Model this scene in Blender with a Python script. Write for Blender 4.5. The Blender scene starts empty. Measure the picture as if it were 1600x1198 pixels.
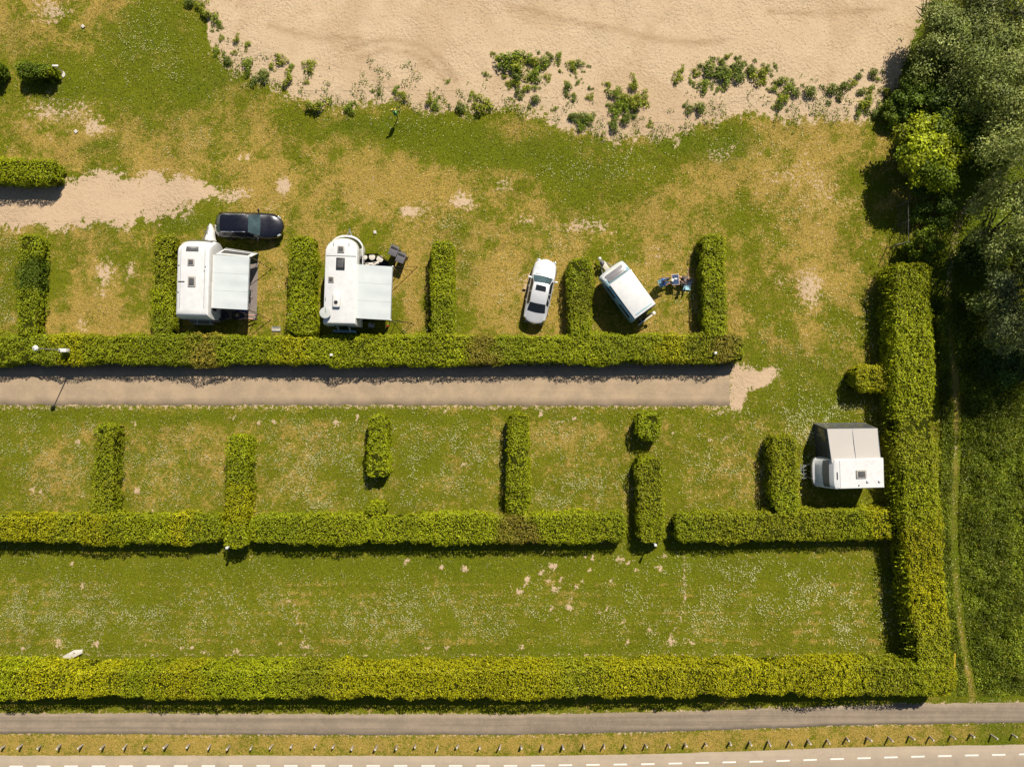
import bpy, bmesh, math, random
import numpy as np
from mathutils import Vector, Matrix

R = math.radians
sc = bpy.context.scene
col = sc.collection
rng = np.random.default_rng(11)
random.seed(5)

# ------------------------------------------------------------------ camera
CAM_H = 50.0
SCALE = 22.0                       # photograph pixels per metre on the ground
cam_d = bpy.data.cameras.new("camera")
cam = bpy.data.objects.new("camera", cam_d)
col.objects.link(cam)
cam.location = (0, 0, CAM_H)
cam.rotation_euler = (0, 0, 0)     # straight down, photograph's top is +Y
cam_d.sensor_fit = 'HORIZONTAL'
cam_d.angle = 2 * math.atan(800 / SCALE / CAM_H)
cam_d.clip_end = 3000
sc.camera = cam

# ------------------------------------------------------------------ light
SUN_EL, SUN_AZ = R(46), math.atan2(0.42, 0.91)      # azimuth clockwise from +Y
world = bpy.data.worlds.new("World")
sc.world = world
world.use_nodes = True
wn = world.node_tree.nodes
wl = world.node_tree.links
bg = wn.get("Background") or wn.new("ShaderNodeBackground")
sky = wn.new("ShaderNodeTexSky")
sky.sky_type = 'NISHITA'
sky.sun_disc = False
sky.sun_elevation = SUN_EL
sky.sun_rotation = SUN_AZ
sky.air_density = 1.0
sky.dust_density = 0.6
wl.new(sky.outputs[0], bg.inputs[0])
bg.inputs[1].default_value = 0.05
sun_d = bpy.data.lights.new("sun", 'SUN')
sun_d.energy = 5.0
sun_d.angle = R(0.5)
sun_d.color = (1.0, 0.915, 0.78)
sun = bpy.data.objects.new("sun", sun_d)
col.objects.link(sun)
sdir = Vector((math.sin(SUN_AZ) * math.cos(SUN_EL), math.cos(SUN_AZ) * math.cos(SUN_EL), math.sin(SUN_EL)))
sun.rotation_euler = (-sdir).to_track_quat('-Z', 'Y').to_euler()
sun.location = sdir * 80
vs = sc.view_settings
vs.view_transform = 'Standard'
vs.look = 'None'
vs.gamma = 1
vs.use_curve_mapping = False
vs.exposure = 0.42
sc.cycles.use_denoising = True
sc.cycles.max_bounces = 5
sc.cycles.diffuse_bounces = 2
sc.cycles.transparent_max_bounces = 4

# ------------------------------------------------------------------ helpers
def W(px, py, z=0.0):
    """World point at height z that stands where the photograph has pixel (px, py)."""
    k = (CAM_H - z) / CAM_H / SCALE
    return Vector(((px - 800) * k, (599 - py) * k, z))

def G(px, py):
    w = W(px, py)
    return (w.x, w.y)

def tag(o, label=None, cat=None, group=None, kind=None):
    if label: o["label"] = label
    if cat: o["category"] = cat
    if group: o["group"] = group
    if kind: o["kind"] = kind
    return o

def empty(name, loc=(0, 0, 0), rz=0.0):
    o = bpy.data.objects.new(name, None)
    o.empty_display_size = 0.2
    col.objects.link(o)
    o.location = loc
    o.rotation_euler = (0, 0, rz)
    return o

def thing(name, label, cat, loc=(0, 0, 0), rz=0.0, group=None):
    return tag(empty(name, loc, rz), label, cat, group)

def add_obj(name, me, mat=None, parent=None):
    o = bpy.data.objects.new(name, me)
    col.objects.link(o)
    if mat is not None and len(me.materials) == 0:
        me.materials.append(mat)
    if parent is not None:
        o.parent = parent
    return o

def copy_tree(o, parent=None):
    c = o.copy()
    col.objects.link(c)
    if parent is not None:
        c.parent = parent
    for ch in list(o.children):
        copy_tree(ch, c)
    return c

def fast_mesh(name, V, F, cols=None, attrs=None, smooth=False):
    """V (n,3); F (m,k) with one face size k; per-vertex colours and float attributes."""
    me = bpy.data.meshes.new(name)
    V = np.asarray(V, np.float32); F = np.asarray(F, np.int32)
    m, k = F.shape
    me.vertices.add(len(V)); me.vertices.foreach_set("co", V.ravel())
    me.loops.add(m * k); me.loops.foreach_set("vertex_index", F.ravel())
    me.polygons.add(m)
    me.polygons.foreach_set("loop_start", np.arange(0, m * k, k, dtype=np.int32))
    me.polygons.foreach_set("loop_total", np.full(m, k, np.int32))
    if smooth:
        me.polygons.foreach_set("use_smooth", np.ones(m, bool))
    me.update(calc_edges=True)
    if cols is not None:
        a = me.attributes.new("col", 'FLOAT_COLOR', 'POINT')
        c4 = np.ones((len(V), 4), np.float32); c4[:, :3] = cols
        a.data.foreach_set("color", c4.ravel())
    for kx, v in (attrs or {}).items():
        a = me.attributes.new(kx, 'FLOAT', 'POINT')
        a.data.foreach_set("value", np.asarray(v, np.float32).ravel())
    return me

# ---- value noise
def _hash(ix, iy, iz, seed):
    h = (ix.astype(np.int64) * 374761393 + iy.astype(np.int64) * 668265263 + iz.astype(np.int64) * 2147483647 + seed * 974711) & 0xFFFFFFFF
    h = ((h ^ (h >> 13)) * 1274126177) & 0xFFFFFFFF
    h = ((h ^ (h >> 16)) * 2246822519) & 0xFFFFFFFF
    return ((h ^ (h >> 15)) & 0xFFFF) / 65535.0

def vnoise(x, y, z=None, seed=0):
    x = np.asarray(x, float); y = np.asarray(y, float)
    z = np.zeros_like(x) if z is None else np.asarray(z, float)
    ix, iy, iz = np.floor(x), np.floor(y), np.floor(z)
    fx, fy, fz = x - ix, y - iy, z - iz
    fx, fy, fz = [t * t * (3 - 2 * t) for t in (fx, fy, fz)]
    out = 0
    for dx in (0, 1):
        for dy in (0, 1):
            for dz in (0, 1):
                w = (fx if dx else 1 - fx) * (fy if dy else 1 - fy) * (fz if dz else 1 - fz)
                out = out + w * _hash(ix + dx, iy + dy, iz + dz, seed)
    return out

def fbm(x, y, z=None, seed=0, octv=4, gain=0.5):
    x = np.asarray(x, float); y = np.asarray(y, float)
    zz = np.zeros_like(x) if z is None else np.asarray(z, float)
    s, a, t = 0, 1.0, 0
    for i in range(octv):
        s = s + a * vnoise(x, y, zz, seed + i * 17); t += a
        a *= gain; x = x * 2.03; y = y * 2.03; zz = zz * 2.03
    return s / t

def sstep(a, b, x):
    t = np.clip((x - a) / (b - a), 0, 1)
    return t * t * (3 - 2 * t)

# ---- mesh builder for things
class MB:
    def __init__(self):
        self.v = []; self.f = []
    def add(self, V, F):
        o = len(self.v)
        self.v += [tuple(p) for p in V]
        self.f += [tuple(i + o for i in f) for f in F]
        return self
    def box(self, c, s, rz=0.0, M=None):
        x, y, z = s[0] / 2, s[1] / 2, s[2] / 2
        P = [(-x, -y, -z), (x, -y, -z), (x, y, -z), (-x, y, -z), (-x, -y, z), (x, -y, z), (x, y, z), (-x, y, z)]
        m = Matrix.Translation(c) @ (M if M is not None else Matrix.Rotation(rz, 4, 'Z'))
        return self.add([m @ Vector(p) for p in P], [(3, 2, 1, 0), (4, 5, 6, 7), (0, 1, 5, 4), (1, 2, 6, 5), (2, 3, 7, 6), (3, 0, 4, 7)])
    def bar(self, a, b, r, n=6, r2=None):
        a, b = Vector(a), Vector(b)
        d = (b - a)
        if d.length < 1e-6: return self
        d.normalize()
        u = d.orthogonal().normalized(); w = d.cross(u)
        r2 = r if r2 is None else r2
        V = [a + (u * math.cos(2 * math.pi * i / n) + w * math.sin(2 * math.pi * i / n)) * r for i in range(n)]
        V += [b + (u * math.cos(2 * math.pi * i / n) + w * math.sin(2 * math.pi * i / n)) * r2 for i in range(n)]
        F = [(i, (i + 1) % n, n + (i + 1) % n, n + i) for i in range(n)]
        F += [tuple(range(n - 1, -1, -1)), tuple(range(n, 2 * n))]
        return self.add(V, F)
    def tube(self, pts, r, n=6):
        for a, b in zip(pts[:-1], pts[1:]):
            self.bar(a, b, r, n)
        return self
    def loft(self, rings, cap0=True, cap1=True, closed=True):
        n = len(rings[0]); V = [p for r_ in rings for p in r_]; F = []
        m = n if closed else n - 1
        for k in range(len(rings) - 1):
            for i in range(m):
                j = (i + 1) % n
                F.append((k * n + i, k * n + j, (k + 1) * n + j, (k + 1) * n + i))
        if cap0: F.append(tuple(range(n - 1, -1, -1)))
        if cap1: F.append(tuple(range((len(rings) - 1) * n, len(rings) * n)))
        return self.add(V, F)
    def lathe(self, prof, n=20, M=None):
        rings = []
        for r_, z in prof:
            ring = [Vector((r_ * math.cos(2 * math.pi * i / n), r_ * math.sin(2 * math.pi * i / n), z)) for i in range(n)]
            rings.append([M @ p for p in ring] if M is not None else ring)
        return self.loft(rings)
    def sheet(self, fn, nu, nv, th=0.02):
        """closed slab: fn(u,v) top point, thickness th downwards"""
        V = []; F = []
        for s in (0, 1):
            for j in range(nv + 1):
                for i in range(nu + 1):
                    p = Vector(fn(i / nu, j / nv)); p.z -= th * s
                    V.append(p)
        st = (nu + 1) * (nv + 1); idx = lambda s, i, j: s * st + j * (nu + 1) + i
        for j in range(nv):
            for i in range(nu):
                F.append((idx(0, i, j), idx(0, i + 1, j), idx(0, i + 1, j + 1), idx(0, i, j + 1)))
                F.append((idx(1, i, j + 1), idx(1, i + 1, j + 1), idx(1, i + 1, j), idx(1, i, j)))
        for i in range(nu):
            F.append((idx(0, i + 1, 0), idx(0, i, 0), idx(1, i, 0), idx(1, i + 1, 0)))
            F.append((idx(0, i, nv), idx(0, i + 1, nv), idx(1, i + 1, nv), idx(1, i, nv)))
        for j in range(nv):
            F.append((idx(0, 0, j), idx(0, 0, j + 1), idx(1, 0, j + 1), idx(1, 0, j)))
            F.append((idx(0, nu, j + 1), idx(0, nu, j), idx(1, nu, j), idx(1, nu, j + 1)))
        return self.add(V, F)
    def mesh(self, name, bevel=0.0, seg=2, smooth=True, angle=38):
        bm = bmesh.new()
        vv = [bm.verts.new(p) for p in self.v]
        for f in self.f:
            try: bm.faces.new([vv[i] for i in f])
            except ValueError: pass
        bmesh.ops.remove_doubles(bm, verts=bm.verts, dist=1e-5)
        bmesh.ops.recalc_face_normals(bm, faces=bm.faces)
        if bevel > 0:
            es = [e for e in bm.edges if len(e.link_faces) == 2 and e.calc_face_angle(0) > R(25)]
            bmesh.ops.bevel(bm, geom=es, offset=bevel, segments=seg, profile=0.5, affect='EDGES', clamp_overlap=True)
        me = bpy.data.meshes.new(name)
        bm.to_mesh(me); bm.free()
        if smooth:
            me.polygons.foreach_set("use_smooth", [True] * len(me.polygons))
            me.set_sharp_from_angle(angle=R(angle))
        return me
    def build(self, name, mat, parent=None, bevel=0.0, seg=2, smooth=True, angle=38):
        return add_obj(name, self.mesh(name, bevel, seg, smooth, angle), mat, parent)

def box(name, c, s, mat, parent, bevel=0.0, rz=0.0, M=None):
    return MB().box(c, s, rz, M).build(name, mat, parent, bevel)

# ------------------------------------------------------------------ materials
def lin(r, g, b):
    f = lambda c: (c / 255 / 12.92) if c / 255 <= 0.04045 else ((c / 255 + 0.055) / 1.055) ** 2.4
    return (f(r), f(g), f(b))

def mat_new(name):
    m = bpy.data.materials.new(name); m.use_nodes = True
    nt = m.node_tree
    return m, nt, nt.nodes["Principled BSDF"]

def N(nt, kind, **kw):
    n = nt.nodes.new(kind)
    for k, v in kw.items():
        if k in ("loc",): continue
        if hasattr(n, k): setattr(n, k, v)
        else: n.inputs[k].default_value = v
    return n

def mth(nt, op, a, b=None, c=None, clamp=False):
    n = nt.nodes.new("ShaderNodeMath"); n.operation = op; n.use_clamp = clamp
    for i, x in enumerate((a, b, c)):
        if x is None: continue
        if hasattr(x, "links"): nt.links.new(x, n.inputs[i])
        else: n.inputs[i].default_value = x
    return n.outputs[0]

def mixc(nt, fac, a, b, mode='MIX'):
    n = nt.nodes.new("ShaderNodeMix"); n.data_type = 'RGBA'; n.blend_type = mode
    for sock, x in ((n.inputs[0], fac), (n.inputs[6], a), (n.inputs[7], b)):
        if hasattr(x, "links"): nt.links.new(x, sock)
        elif isinstance(x, (tuple, list)): sock.default_value = (*x[:3], 1)
        else: sock.default_value = x
    return n.outputs[2]

def maprange(nt, x, a, b, c=0.0, d=1.0, smooth=True):
    n = nt.nodes.new("ShaderNodeMapRange")
    n.interpolation_type = 'SMOOTHSTEP' if smooth else 'LINEAR'
    nt.links.new(x, n.inputs[0])
    for i, v in enumerate((a, b, c, d)): n.inputs[i + 1].default_value = v
    return n.outputs[0]

def pos_noise(nt, scale, detail=4.0, rough=0.55, vec=None, dist=0.0):
    if vec is None:
        g = nt.nodes.get("geo") or N(nt, "ShaderNodeNewGeometry")
        g.name = "geo"; vec = g.outputs["Position"]
    n = nt.nodes.new("ShaderNodeTexNoise")
    n.inputs["Scale"].default_value = scale
    n.inputs["Detail"].default_value = detail
    n.inputs["Roughness"].default_value = rough
    n.inputs["Distortion"].default_value = dist
    nt.links.new(vec, n.inputs["Vector"])
    return n.outputs[0]

def attr(nt, name, t='GEOMETRY'):
    n = nt.nodes.new("ShaderNodeAttribute"); n.attribute_name = name; n.attribute_type = t
    return n

def paint(name, c, rough=0.4, metal=0.0, var=0.06, scale=3.0, coat=0.0, bump=0.0, bscale=60.0):
    """plain surface with slight uneven tone and dirt"""
    m, nt, b = mat_new(name)
    tc = N(nt, "ShaderNodeTexCoord")
    n1 = pos_noise(nt, scale, 5, 0.6, tc.outputs["Object"])
    f = maprange(nt, n1, 0.3, 0.7, 1 - var, 1 + var * 0.4, False)
    n = nt.nodes.new("ShaderNodeVectorMath"); n.operation = 'SCALE'
    n.inputs[0].default_value = c[:3]; nt.links.new(f, n.inputs[3])
    nt.links.new(n.outputs[0], b.inputs["Base Color"])
    nt.links.new(maprange(nt, n1, 0.3, 0.7, rough * 0.85, min(1, rough * 1.15), False), b.inputs["Roughness"])
    b.inputs["Metallic"].default_value = metal
    b.inputs["Coat Weight"].default_value = coat
    b.inputs["Coat Roughness"].default_value = 0.05
    if bump > 0:
        bp = N(nt, "ShaderNodeBump", Strength=bump, Distance=0.01)
        nt.links.new(pos_noise(nt, bscale, 3, 0.5, tc.outputs["Object"]), bp.inputs["Height"])
        nt.links.new(bp.outputs[0], b.inputs["Normal"])
    return m

def leaf_mat(name, trans=0.28, rough=0.55):
    m, nt, b = mat_new(name)
    a = attr(nt, "col")
    nt.links.new(a.outputs["Color"], b.inputs["Base Color"])
    b.inputs["Roughness"].default_value = rough
    b.inputs["Specular IOR Level"].default_value = 0.25
    t = N(nt, "ShaderNodeBsdfTranslucent")
    nt.links.new(mixc(nt, 1.0, a.outputs["Color"], (1.0, 1.0, 0.55), 'MULTIPLY'), t.inputs[0])
    mx = N(nt, "ShaderNodeMixShader"); mx.inputs[0].default_value = trans
    nt.links.new(b.outputs[0], mx.inputs[1]); nt.links.new(t.outputs[0], mx.inputs[2])
    nt.links.new(mx.outputs[0], nt.nodes["Material Output"].inputs[0])
    return m

M = {}
M['leaf'] = leaf_mat("leaf")
M['blade'] = leaf_mat("grass_blade", 0.2, 0.7)
M['petal'] = paint("petal", (0.66, 0.63, 0.33), 0.7, var=0.1)
M['core'] = paint("twig_shade_core", (0.034, 0.040, 0.005), 1.0, var=0.4, scale=8)  # twigs, darkened with the shade of gaps between leaves
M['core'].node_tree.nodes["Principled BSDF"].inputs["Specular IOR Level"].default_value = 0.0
M['bark'] = paint("bark", (0.06, 0.045, 0.03), 0.9, var=0.35, scale=9, bump=0.8, bscale=30)
M['white'] = paint("white_shell", (0.67, 0.67, 0.665), 0.3, var=0.10, scale=2.6, coat=0.3)
M['white_dull'] = paint("white_plastic", (0.66, 0.65, 0.62), 0.5, var=0.1, scale=5)
M['cream'] = paint("cream_metal", (0.50, 0.46, 0.38), 0.5, var=0.1)
M['blue_shell'] = paint("pale_blue_shell", (0.27, 0.43, 0.49), 0.35, var=0.06, coat=0.3)
M['trim'] = paint("grey_trim", (0.28, 0.29, 0.29), 0.45, 0.3)
M['alu'] = paint("aluminium", (0.55, 0.55, 0.54), 0.35, 0.85)
M['steel'] = paint("galvanised_steel", (0.42, 0.43, 0.44), 0.45, 0.7, var=0.2)
M['black'] = paint("black_plastic", (0.02, 0.02, 0.021), 0.5, var=0.2)
M['rubber'] = paint("rubber", (0.018, 0.018, 0.018), 0.85, var=0.2)
M['glass'] = paint("tinted_glass", (0.018, 0.022, 0.026), 0.06, var=0.1)
M['glass_teal'] = paint("windscreen_glass", (0.055, 0.090, 0.098), 0.08, var=0.5, scale=2.2)
M['acrylic'] = paint("hatch_acrylic", (0.10, 0.10, 0.10), 0.2, var=0.25, scale=6)
M['beige_frame'] = paint("hatch_frame", (0.36, 0.33, 0.29), 0.5)
M['canvas'] = paint("awning_canvas", (0.50, 0.54, 0.545), 0.8, var=0.07, scale=1.4, bump=0.3, bscale=40)
M['canvas_grey'] = paint("grey_tent_canvas", (0.43, 0.405, 0.375), 0.85, var=0.06, scale=1.5, bump=0.3, bscale=40)
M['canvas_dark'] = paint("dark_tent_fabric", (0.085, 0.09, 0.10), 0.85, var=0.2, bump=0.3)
M['mesh_dark'] = paint("dark_screen_fabric", (0.02, 0.025, 0.035), 0.8, var=0.3)
M['greentarp'] = paint("dark_green_fabric", (0.02, 0.06, 0.05), 0.8, var=0.2)
M['carpet'] = paint("taupe_groundsheet", (0.20, 0.17, 0.155), 0.95, var=0.18, scale=6, bump=0.4, bscale=120)
M['carpet_dark'] = paint("navy_groundsheet", (0.03, 0.035, 0.05), 0.95, var=0.3, scale=5)
M['carblack'] = paint("navy_car_paint", (0.009, 0.009, 0.016), 0.28, 0.3, var=0.1, coat=1.0)
M['carwhite'] = paint("silver_white_car_paint", (0.56, 0.57, 0.585), 0.25, 0.1, var=0.04, coat=0.8)
M['chrome'] = paint("chrome", (0.75, 0.76, 0.78), 0.12, 1.0)
M['lamp_clear'] = paint("headlight_glass", (0.55, 0.58, 0.60), 0.08, 0.4)
M['lamp_red'] = paint("tail_light", (0.35, 0.01, 0.01), 0.2)
M['bin_lid'] = paint("grey_bin_plastic", (0.13, 0.125, 0.135), 0.6, var=0.12)
M['bin_body'] = paint("dark_bin_plastic", (0.05, 0.05, 0.055), 0.6)
M['wood'] = paint("weathered_wood", (0.36, 0.31, 0.25), 0.85, var=0.35, scale=9, bump=0.5)
M['blue'] = paint("blue_cloth", (0.01, 0.06, 0.36), 0.85, var=0.2)
M['ltblue'] = paint("pale_blue_cloth", (0.30, 0.52, 0.62), 0.85, var=0.15)
M['jeans'] = paint("denim", (0.03, 0.06, 0.13), 0.9, var=0.3)
M['pinkwhite'] = paint("pale_pink_cloth", (0.66, 0.50, 0.46), 0.85, var=0.25)
M['darkcloth'] = paint("charcoal_cloth", (0.03, 0.03, 0.04), 0.9, var=0.3)
M['skin'] = paint("skin", (0.48, 0.27, 0.18), 0.5, var=0.08)
M['hair_brown'] = paint("brown_hair", (0.10, 0.05, 0.025), 0.6, var=0.3)
M['hair_dark'] = paint("dark_hair", (0.015, 0.012, 0.010), 0.6, var=0.3)
M['red'] = paint("red_plastic", (0.45, 0.02, 0.03), 0.5)
M['yellow'] = paint("yellow_paint", (0.70, 0.48, 0.02), 0.45)
M['green'] = paint("green_paint", (0.03, 0.20, 0.08), 0.45)
M['stone'] = paint("weathered_white_board", (0.56, 0.52, 0.46), 0.8, var=0.25, scale=4, bump=0.4)
M['rope'] = paint("dark_guy_rope", (0.012, 0.011, 0.01), 0.8)
M['roadpaint'] = paint("road_paint", (0.76, 0.74, 0.68), 0.7, var=0.18, scale=8)
# ================================================================== the setting: ground and roads
SAND_EDGE = [(-400, -900), (250, -300), (300, -20), (312, 0), (322, 22), (322, 50), (338, 68), (350, 90), (372, 108), (400, 120), (440, 132), (468, 145), (480, 162),
             (500, 166), (540, 162), (590, 150), (640, 156), (690, 166), (720, 168), (760, 164), (800, 162), (850, 168), (880, 182), (920, 198), (960, 207),
             (1020, 210), (1060, 203), (1095, 180), (1130, 176), (1200, 172), (1260, 172), (1310, 182), (1345, 178), (1380, 150), (1405, 110), (1425, 60), (1445, 15), (1456, -10), (1490, -200), (1560, -900)]
_su, _sv = np.array(SAND_EDGE, float).T

def uv(x, y):
    return np.asarray(x) * SCALE + 800, 599 - np.asarray(y) * SCALE

def sand_sd(x, y):
    u, v = uv(x, y)
    d = (np.interp(u, _su, _sv) - v) / SCALE
    return d + 2.0 * (fbm(x * 0.7, y * 0.7, seed=3) - 0.5) + 1.6 * (fbm(x * 2.6, y * 2.6, seed=4) - 0.5)

def blobs(u, v, lst, warp=0.0):
    out = np.zeros_like(np.asarray(u, float))
    for (cx, cy, rx, ry, a) in lst:
        out = out + a * np.exp(-(((u - cx) / rx) ** 2 + ((v - cy) / ry) ** 2))
    return out

DRY = [(80, 40, 80, 60, .5), (80, 190, 95, 60, .55), (100, 235, 90, 25, .3), (1275, 250, 110, 70, .5), (500, 270, 160, 50, .32), (660, 320, 120, 40, .3), (160, 440, 70, 70, .35),
       (430, 450, 35, 60, .35), (640, 450, 25, 60, .32), (800, 440, 45, 60, .5), (860, 470, 30, 60, .25), (1020, 425, 50, 40, .45), (1230, 420, 100, 80, .25), (730, 300, 120, 40, .2), (970, 210, 70, 20, .35),
       (960, 320, 150, 30, .25), (400, 290, 80, 40, .4), (75, 710, 45, 40, .28), (270, 700, 70, 70, .15), (700, 690, 70, 60, .1), (910, 700, 60, 60, .12), (1290, 560, 80, 40, .15), (900, 205, 60, 25, .2), (1330, 540, 50, 60, .2),
       (520, 375, 60, 20, .2), (1150, 260, 70, 30, .2), (330, 230, 90, 50, .15), (30, 410, 20, 60, .1), (1100, 680, 80, 40, .1)]
LUSH = [(1500, 140, 85, 130, 1.2), (1560, 300, 60, 120, 1.0), (1430, 90, 14, 50, .8), (230, 60, 110, 70, .45), (250, 170, 130, 60, .2), (330, 130, 90, 40, .35), (600, 200, 180, 24, .5), (850, 235, 160, 40, .42), (700, 240, 120, 30, .25), (1130, 220, 90, 30, .7), (1050, 230, 40, 30, .3), (930, 275, 60, 40, .4),
        (530, 650, 900, 12, .35), (750, 1020, 900, 14, .35), (700, 880, 900, 22, .35), (730, 420, 25, 90, .3), (880, 330, 120, 30, .2), (1230, 600, 90, 60, .35), (1550, 850, 55, 400, 1.0), (1480, 800, 14, 300, .6), (1470, 420, 50, 80, .8),
        (680, 360, 60, 30, .3), (290, 350, 60, 18, .5), (70, 135, 60, 40, .4), (20, 60, 30, 60, .4), (460, 380, 20, 60, .3), (540, 500, 80, 60, .2), (1150, 560, 70, 30, .25), (160, 230, 40, 20, .4), (1300, 600, 60, 60, .3)]
BARE = [(85, 18, 40, 26, .62), (85, 175, 60, 35, .58), (150, 195, 20, 14, .5), (166, 430, 20, 36, .62), (206, 425, 12, 20, .68), (130, 505, 10, 14, .5), (362, 305, 24, 14, .85), (442, 289, 12, 19, 1.1), (650, 335, 35, 14, .6), (730, 318, 25, 12, .62), (727, 312, 12, 10, .4), (795, 293, 20, 12, .55),
        (820, 440, 30, 25, .45), (820, 345, 25, 12, .45), (900, 350, 40, 15, .45), (1262, 447, 24, 38, .68), (1215, 440, 14, 22, .5), (1182, 585, 30, 15, 1.05), (1152, 604, 15, 34, 1.0), (1120, 640, 24, 12, .6), (1200, 580, 20, 10, .5), (940, 355, 40, 14, .35), (1130, 235, 30, 15, .4),
        (500, 365, 10, 8, .3), (640, 330, 12, 8, .3), (380, 245, 12, 9, .5), (1340, 178, 45, 16, .7), (1250, 175, 60, 10, .5), (1370, 380, 14, 10, .4), (420, 330, 14, 8, .4), (625, 398, 14, 12, .3), (1000, 400, 60, 30, .22), (1030, 455, 30, 20, .28), (930, 500, 14, 14, .3), (560, 300, 70, 25, .2), (1230, 265, 70, 60, .25), (1310, 300, 50, 40, .22)]
FLOWER = [(10, 400, 22, 80, 1.3), (20, 500, 20, 40, .8), (230, 60, 60, 50, .45), (290, 210, 50, 30, .55), (230, 110, 60, 40, .35), (330, 335, 40, 16, .5), (60, 720, 70, 70, .9), (260, 730, 80, 60, .95), (130, 690, 20, 50, .8), (480, 730, 90, 70, 1.0), (460, 780, 50, 20, .8), (700, 720, 90, 70, .75), (650, 660, 60, 20, .5), (900, 770, 90, 30, 1.0), (880, 680, 60, 40, .4), (1130, 740, 80, 50, .6),
          (60, 950, 90, 50, 1.5), (200, 970, 150, 40, 1.0), (360, 930, 80, 40, .6), (560, 960, 130, 40, .8), (680, 970, 100, 40, .8), (820, 960, 60, 30, .5), (1050, 960, 120, 50, .7), (1290, 930, 90, 40, 1.0), (1330, 985, 35, 20, 1.5), (1150, 900, 90, 30, .4), (1250, 660, 70, 25, .9), (1330, 640, 40, 20, .8), (1250, 690, 20, 60, .6), (1560, 890, 40, 20, .3), (1550, 880, 16, 10, .8),
          (730, 380, 30, 40, .6), (690, 365, 30, 20, .6), (870, 380, 40, 25, .5), (1080, 470, 20, 40, .9), (640, 470, 20, 50, .4), (1240, 330, 70, 30, .3), (980, 260, 60, 20, .4), (850, 260, 80, 20, .3), (1270, 520, 80, 60, .3), (790, 470, 20, 40, .3), (700, 480, 20, 60, .5), (120, 330, 40, 20, .3), (620, 190, 80, 20, .2), (440, 420, 15, 40, .25)]
MOLE = [(635, 877, 6), (690, 886, 5), (726, 888, 7), (764, 877, 4), (655, 880, 3), (525, 660, 7), (427, 660, 6), (405, 660, 5), (557, 651, 4), (725, 725, 6), (697, 644, 4), (440, 705, 5), (914, 870, 4), (927, 872, 5), (970, 875, 7), (864, 885, 8), (847, 895, 7), (980, 879, 4),
        (1031, 888, 6), (1037, 869, 5), (993, 891, 5), (920, 890, 4), (812, 923, 7), (825, 903, 6), (822, 909, 5), (857, 908, 5), (867, 920, 8), (877, 904, 4), (901, 917, 5), (911, 907, 4), (955, 907, 6), (862, 950, 6), (890, 949, 8), (949, 949, 5), (935, 957, 4),
        (872, 967, 4), (973, 970, 5), (1015, 983, 6), (893, 935, 4), (130, 914, 6), (92, 1005, 7), (150, 1005, 7), (37, 1013, 5), (230, 1006, 4), (285, 1013, 5), (370, 1016, 6), (350, 1005, 4), (113, 881, 5), (50, 765, 6), (62, 767, 4), (122, 690, 6), (127, 776, 4), (213, 767, 6), (222, 804, 6), (239, 798, 5),
        (364, 652, 5), (209, 662, 5), (320, 712, 4), (899, 653, 5), (875, 659, 5), (845, 648, 5), (1054, 674, 4), (300, 1010, 4), (320, 1018, 4), (480, 1010, 8), (470, 1008, 6), (437, 1005, 4), (668, 1012, 5), (697, 1012, 4), (1050, 1003, 9), (1080, 1003, 6), (980, 1003, 5), (815, 1010, 6)]
TRAIL = [[(395, 870), (415, 895), (440, 920), (458, 945), (468, 975), (480, 1010)], [(1070, 870), (1072, 920), (1066, 960), (1045, 1000)], [(1105, 685), (1130, 690), (1145, 670)], [(398, 860), (394, 840)]]
PATH = [(1640, 215), (1600, 238), (1560, 270), (1530, 300), (1505, 330), (1490, 380), (1482, 440), (1480, 470), (1486, 540), (1494, 640), (1493, 720), (1488, 800), (1490, 880), (1500, 980), (1514, 1060), (1520, 1092)]

WEAR = [([(118, 362), (126, 512)], 7, .35), ([(140, 365), (148, 512)], 7, .3), ([(350, 300), (520, 300), (700, 305), (960, 330), (1200, 380), (1330, 470)], 16, .22), ([(380, 262), (560, 262), (760, 268), (1020, 290), (1250, 340), (1370, 450)], 14, .2),
        ([(790, 370), (800, 510)], 8, .3), ([(1010, 380), (1060, 500)], 14, .2), ([(640, 390), (650, 510)], 10, .25), ([(1160, 300), (1170, 520)], 14, -.2), ([(0, 650), (1140, 652)], 6, -.25), ([(100, 640), (230, 800)], 10, .12), ([(440, 640), (520, 800)], 12, .15), ([(900, 650), (890, 790)], 10, .15), ([(1100, 650), (1180, 780)], 12, .15), ([(0, 893), (1370, 893)], 9, -.25), ([(0, 1005), (1370, 1005)], 8, .15)]
SAND_TRACKS = [[(545, 78), (575, 66), (615, 62), (655, 72), (690, 95), (715, 125)], [(560, 92), (600, 78), (640, 82), (680, 108), (700, 130)], [(960, 45), (1010, 60), (1080, 68), (1130, 64)], [(1200, 18), (1290, 24), (1380, 14)], [(800, 12), (880, 30), (960, 48)], [(420, 40), (500, 60), (560, 62)]]

def poly_dist(u, v, pts):
    d = np.full(np.shape(u), 1e9)
    for (ax, ay), (bx, by) in zip(pts[:-1], pts[1:]):
        dx, dy = bx - ax, by - ay
        t = np.clip(((u - ax) * dx + (v - ay) * dy) / (dx * dx + dy * dy), 0, 1)
        d = np.minimum(d, np.hypot(u - ax - t * dx, v - ay - t * dy))
    return d

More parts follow.
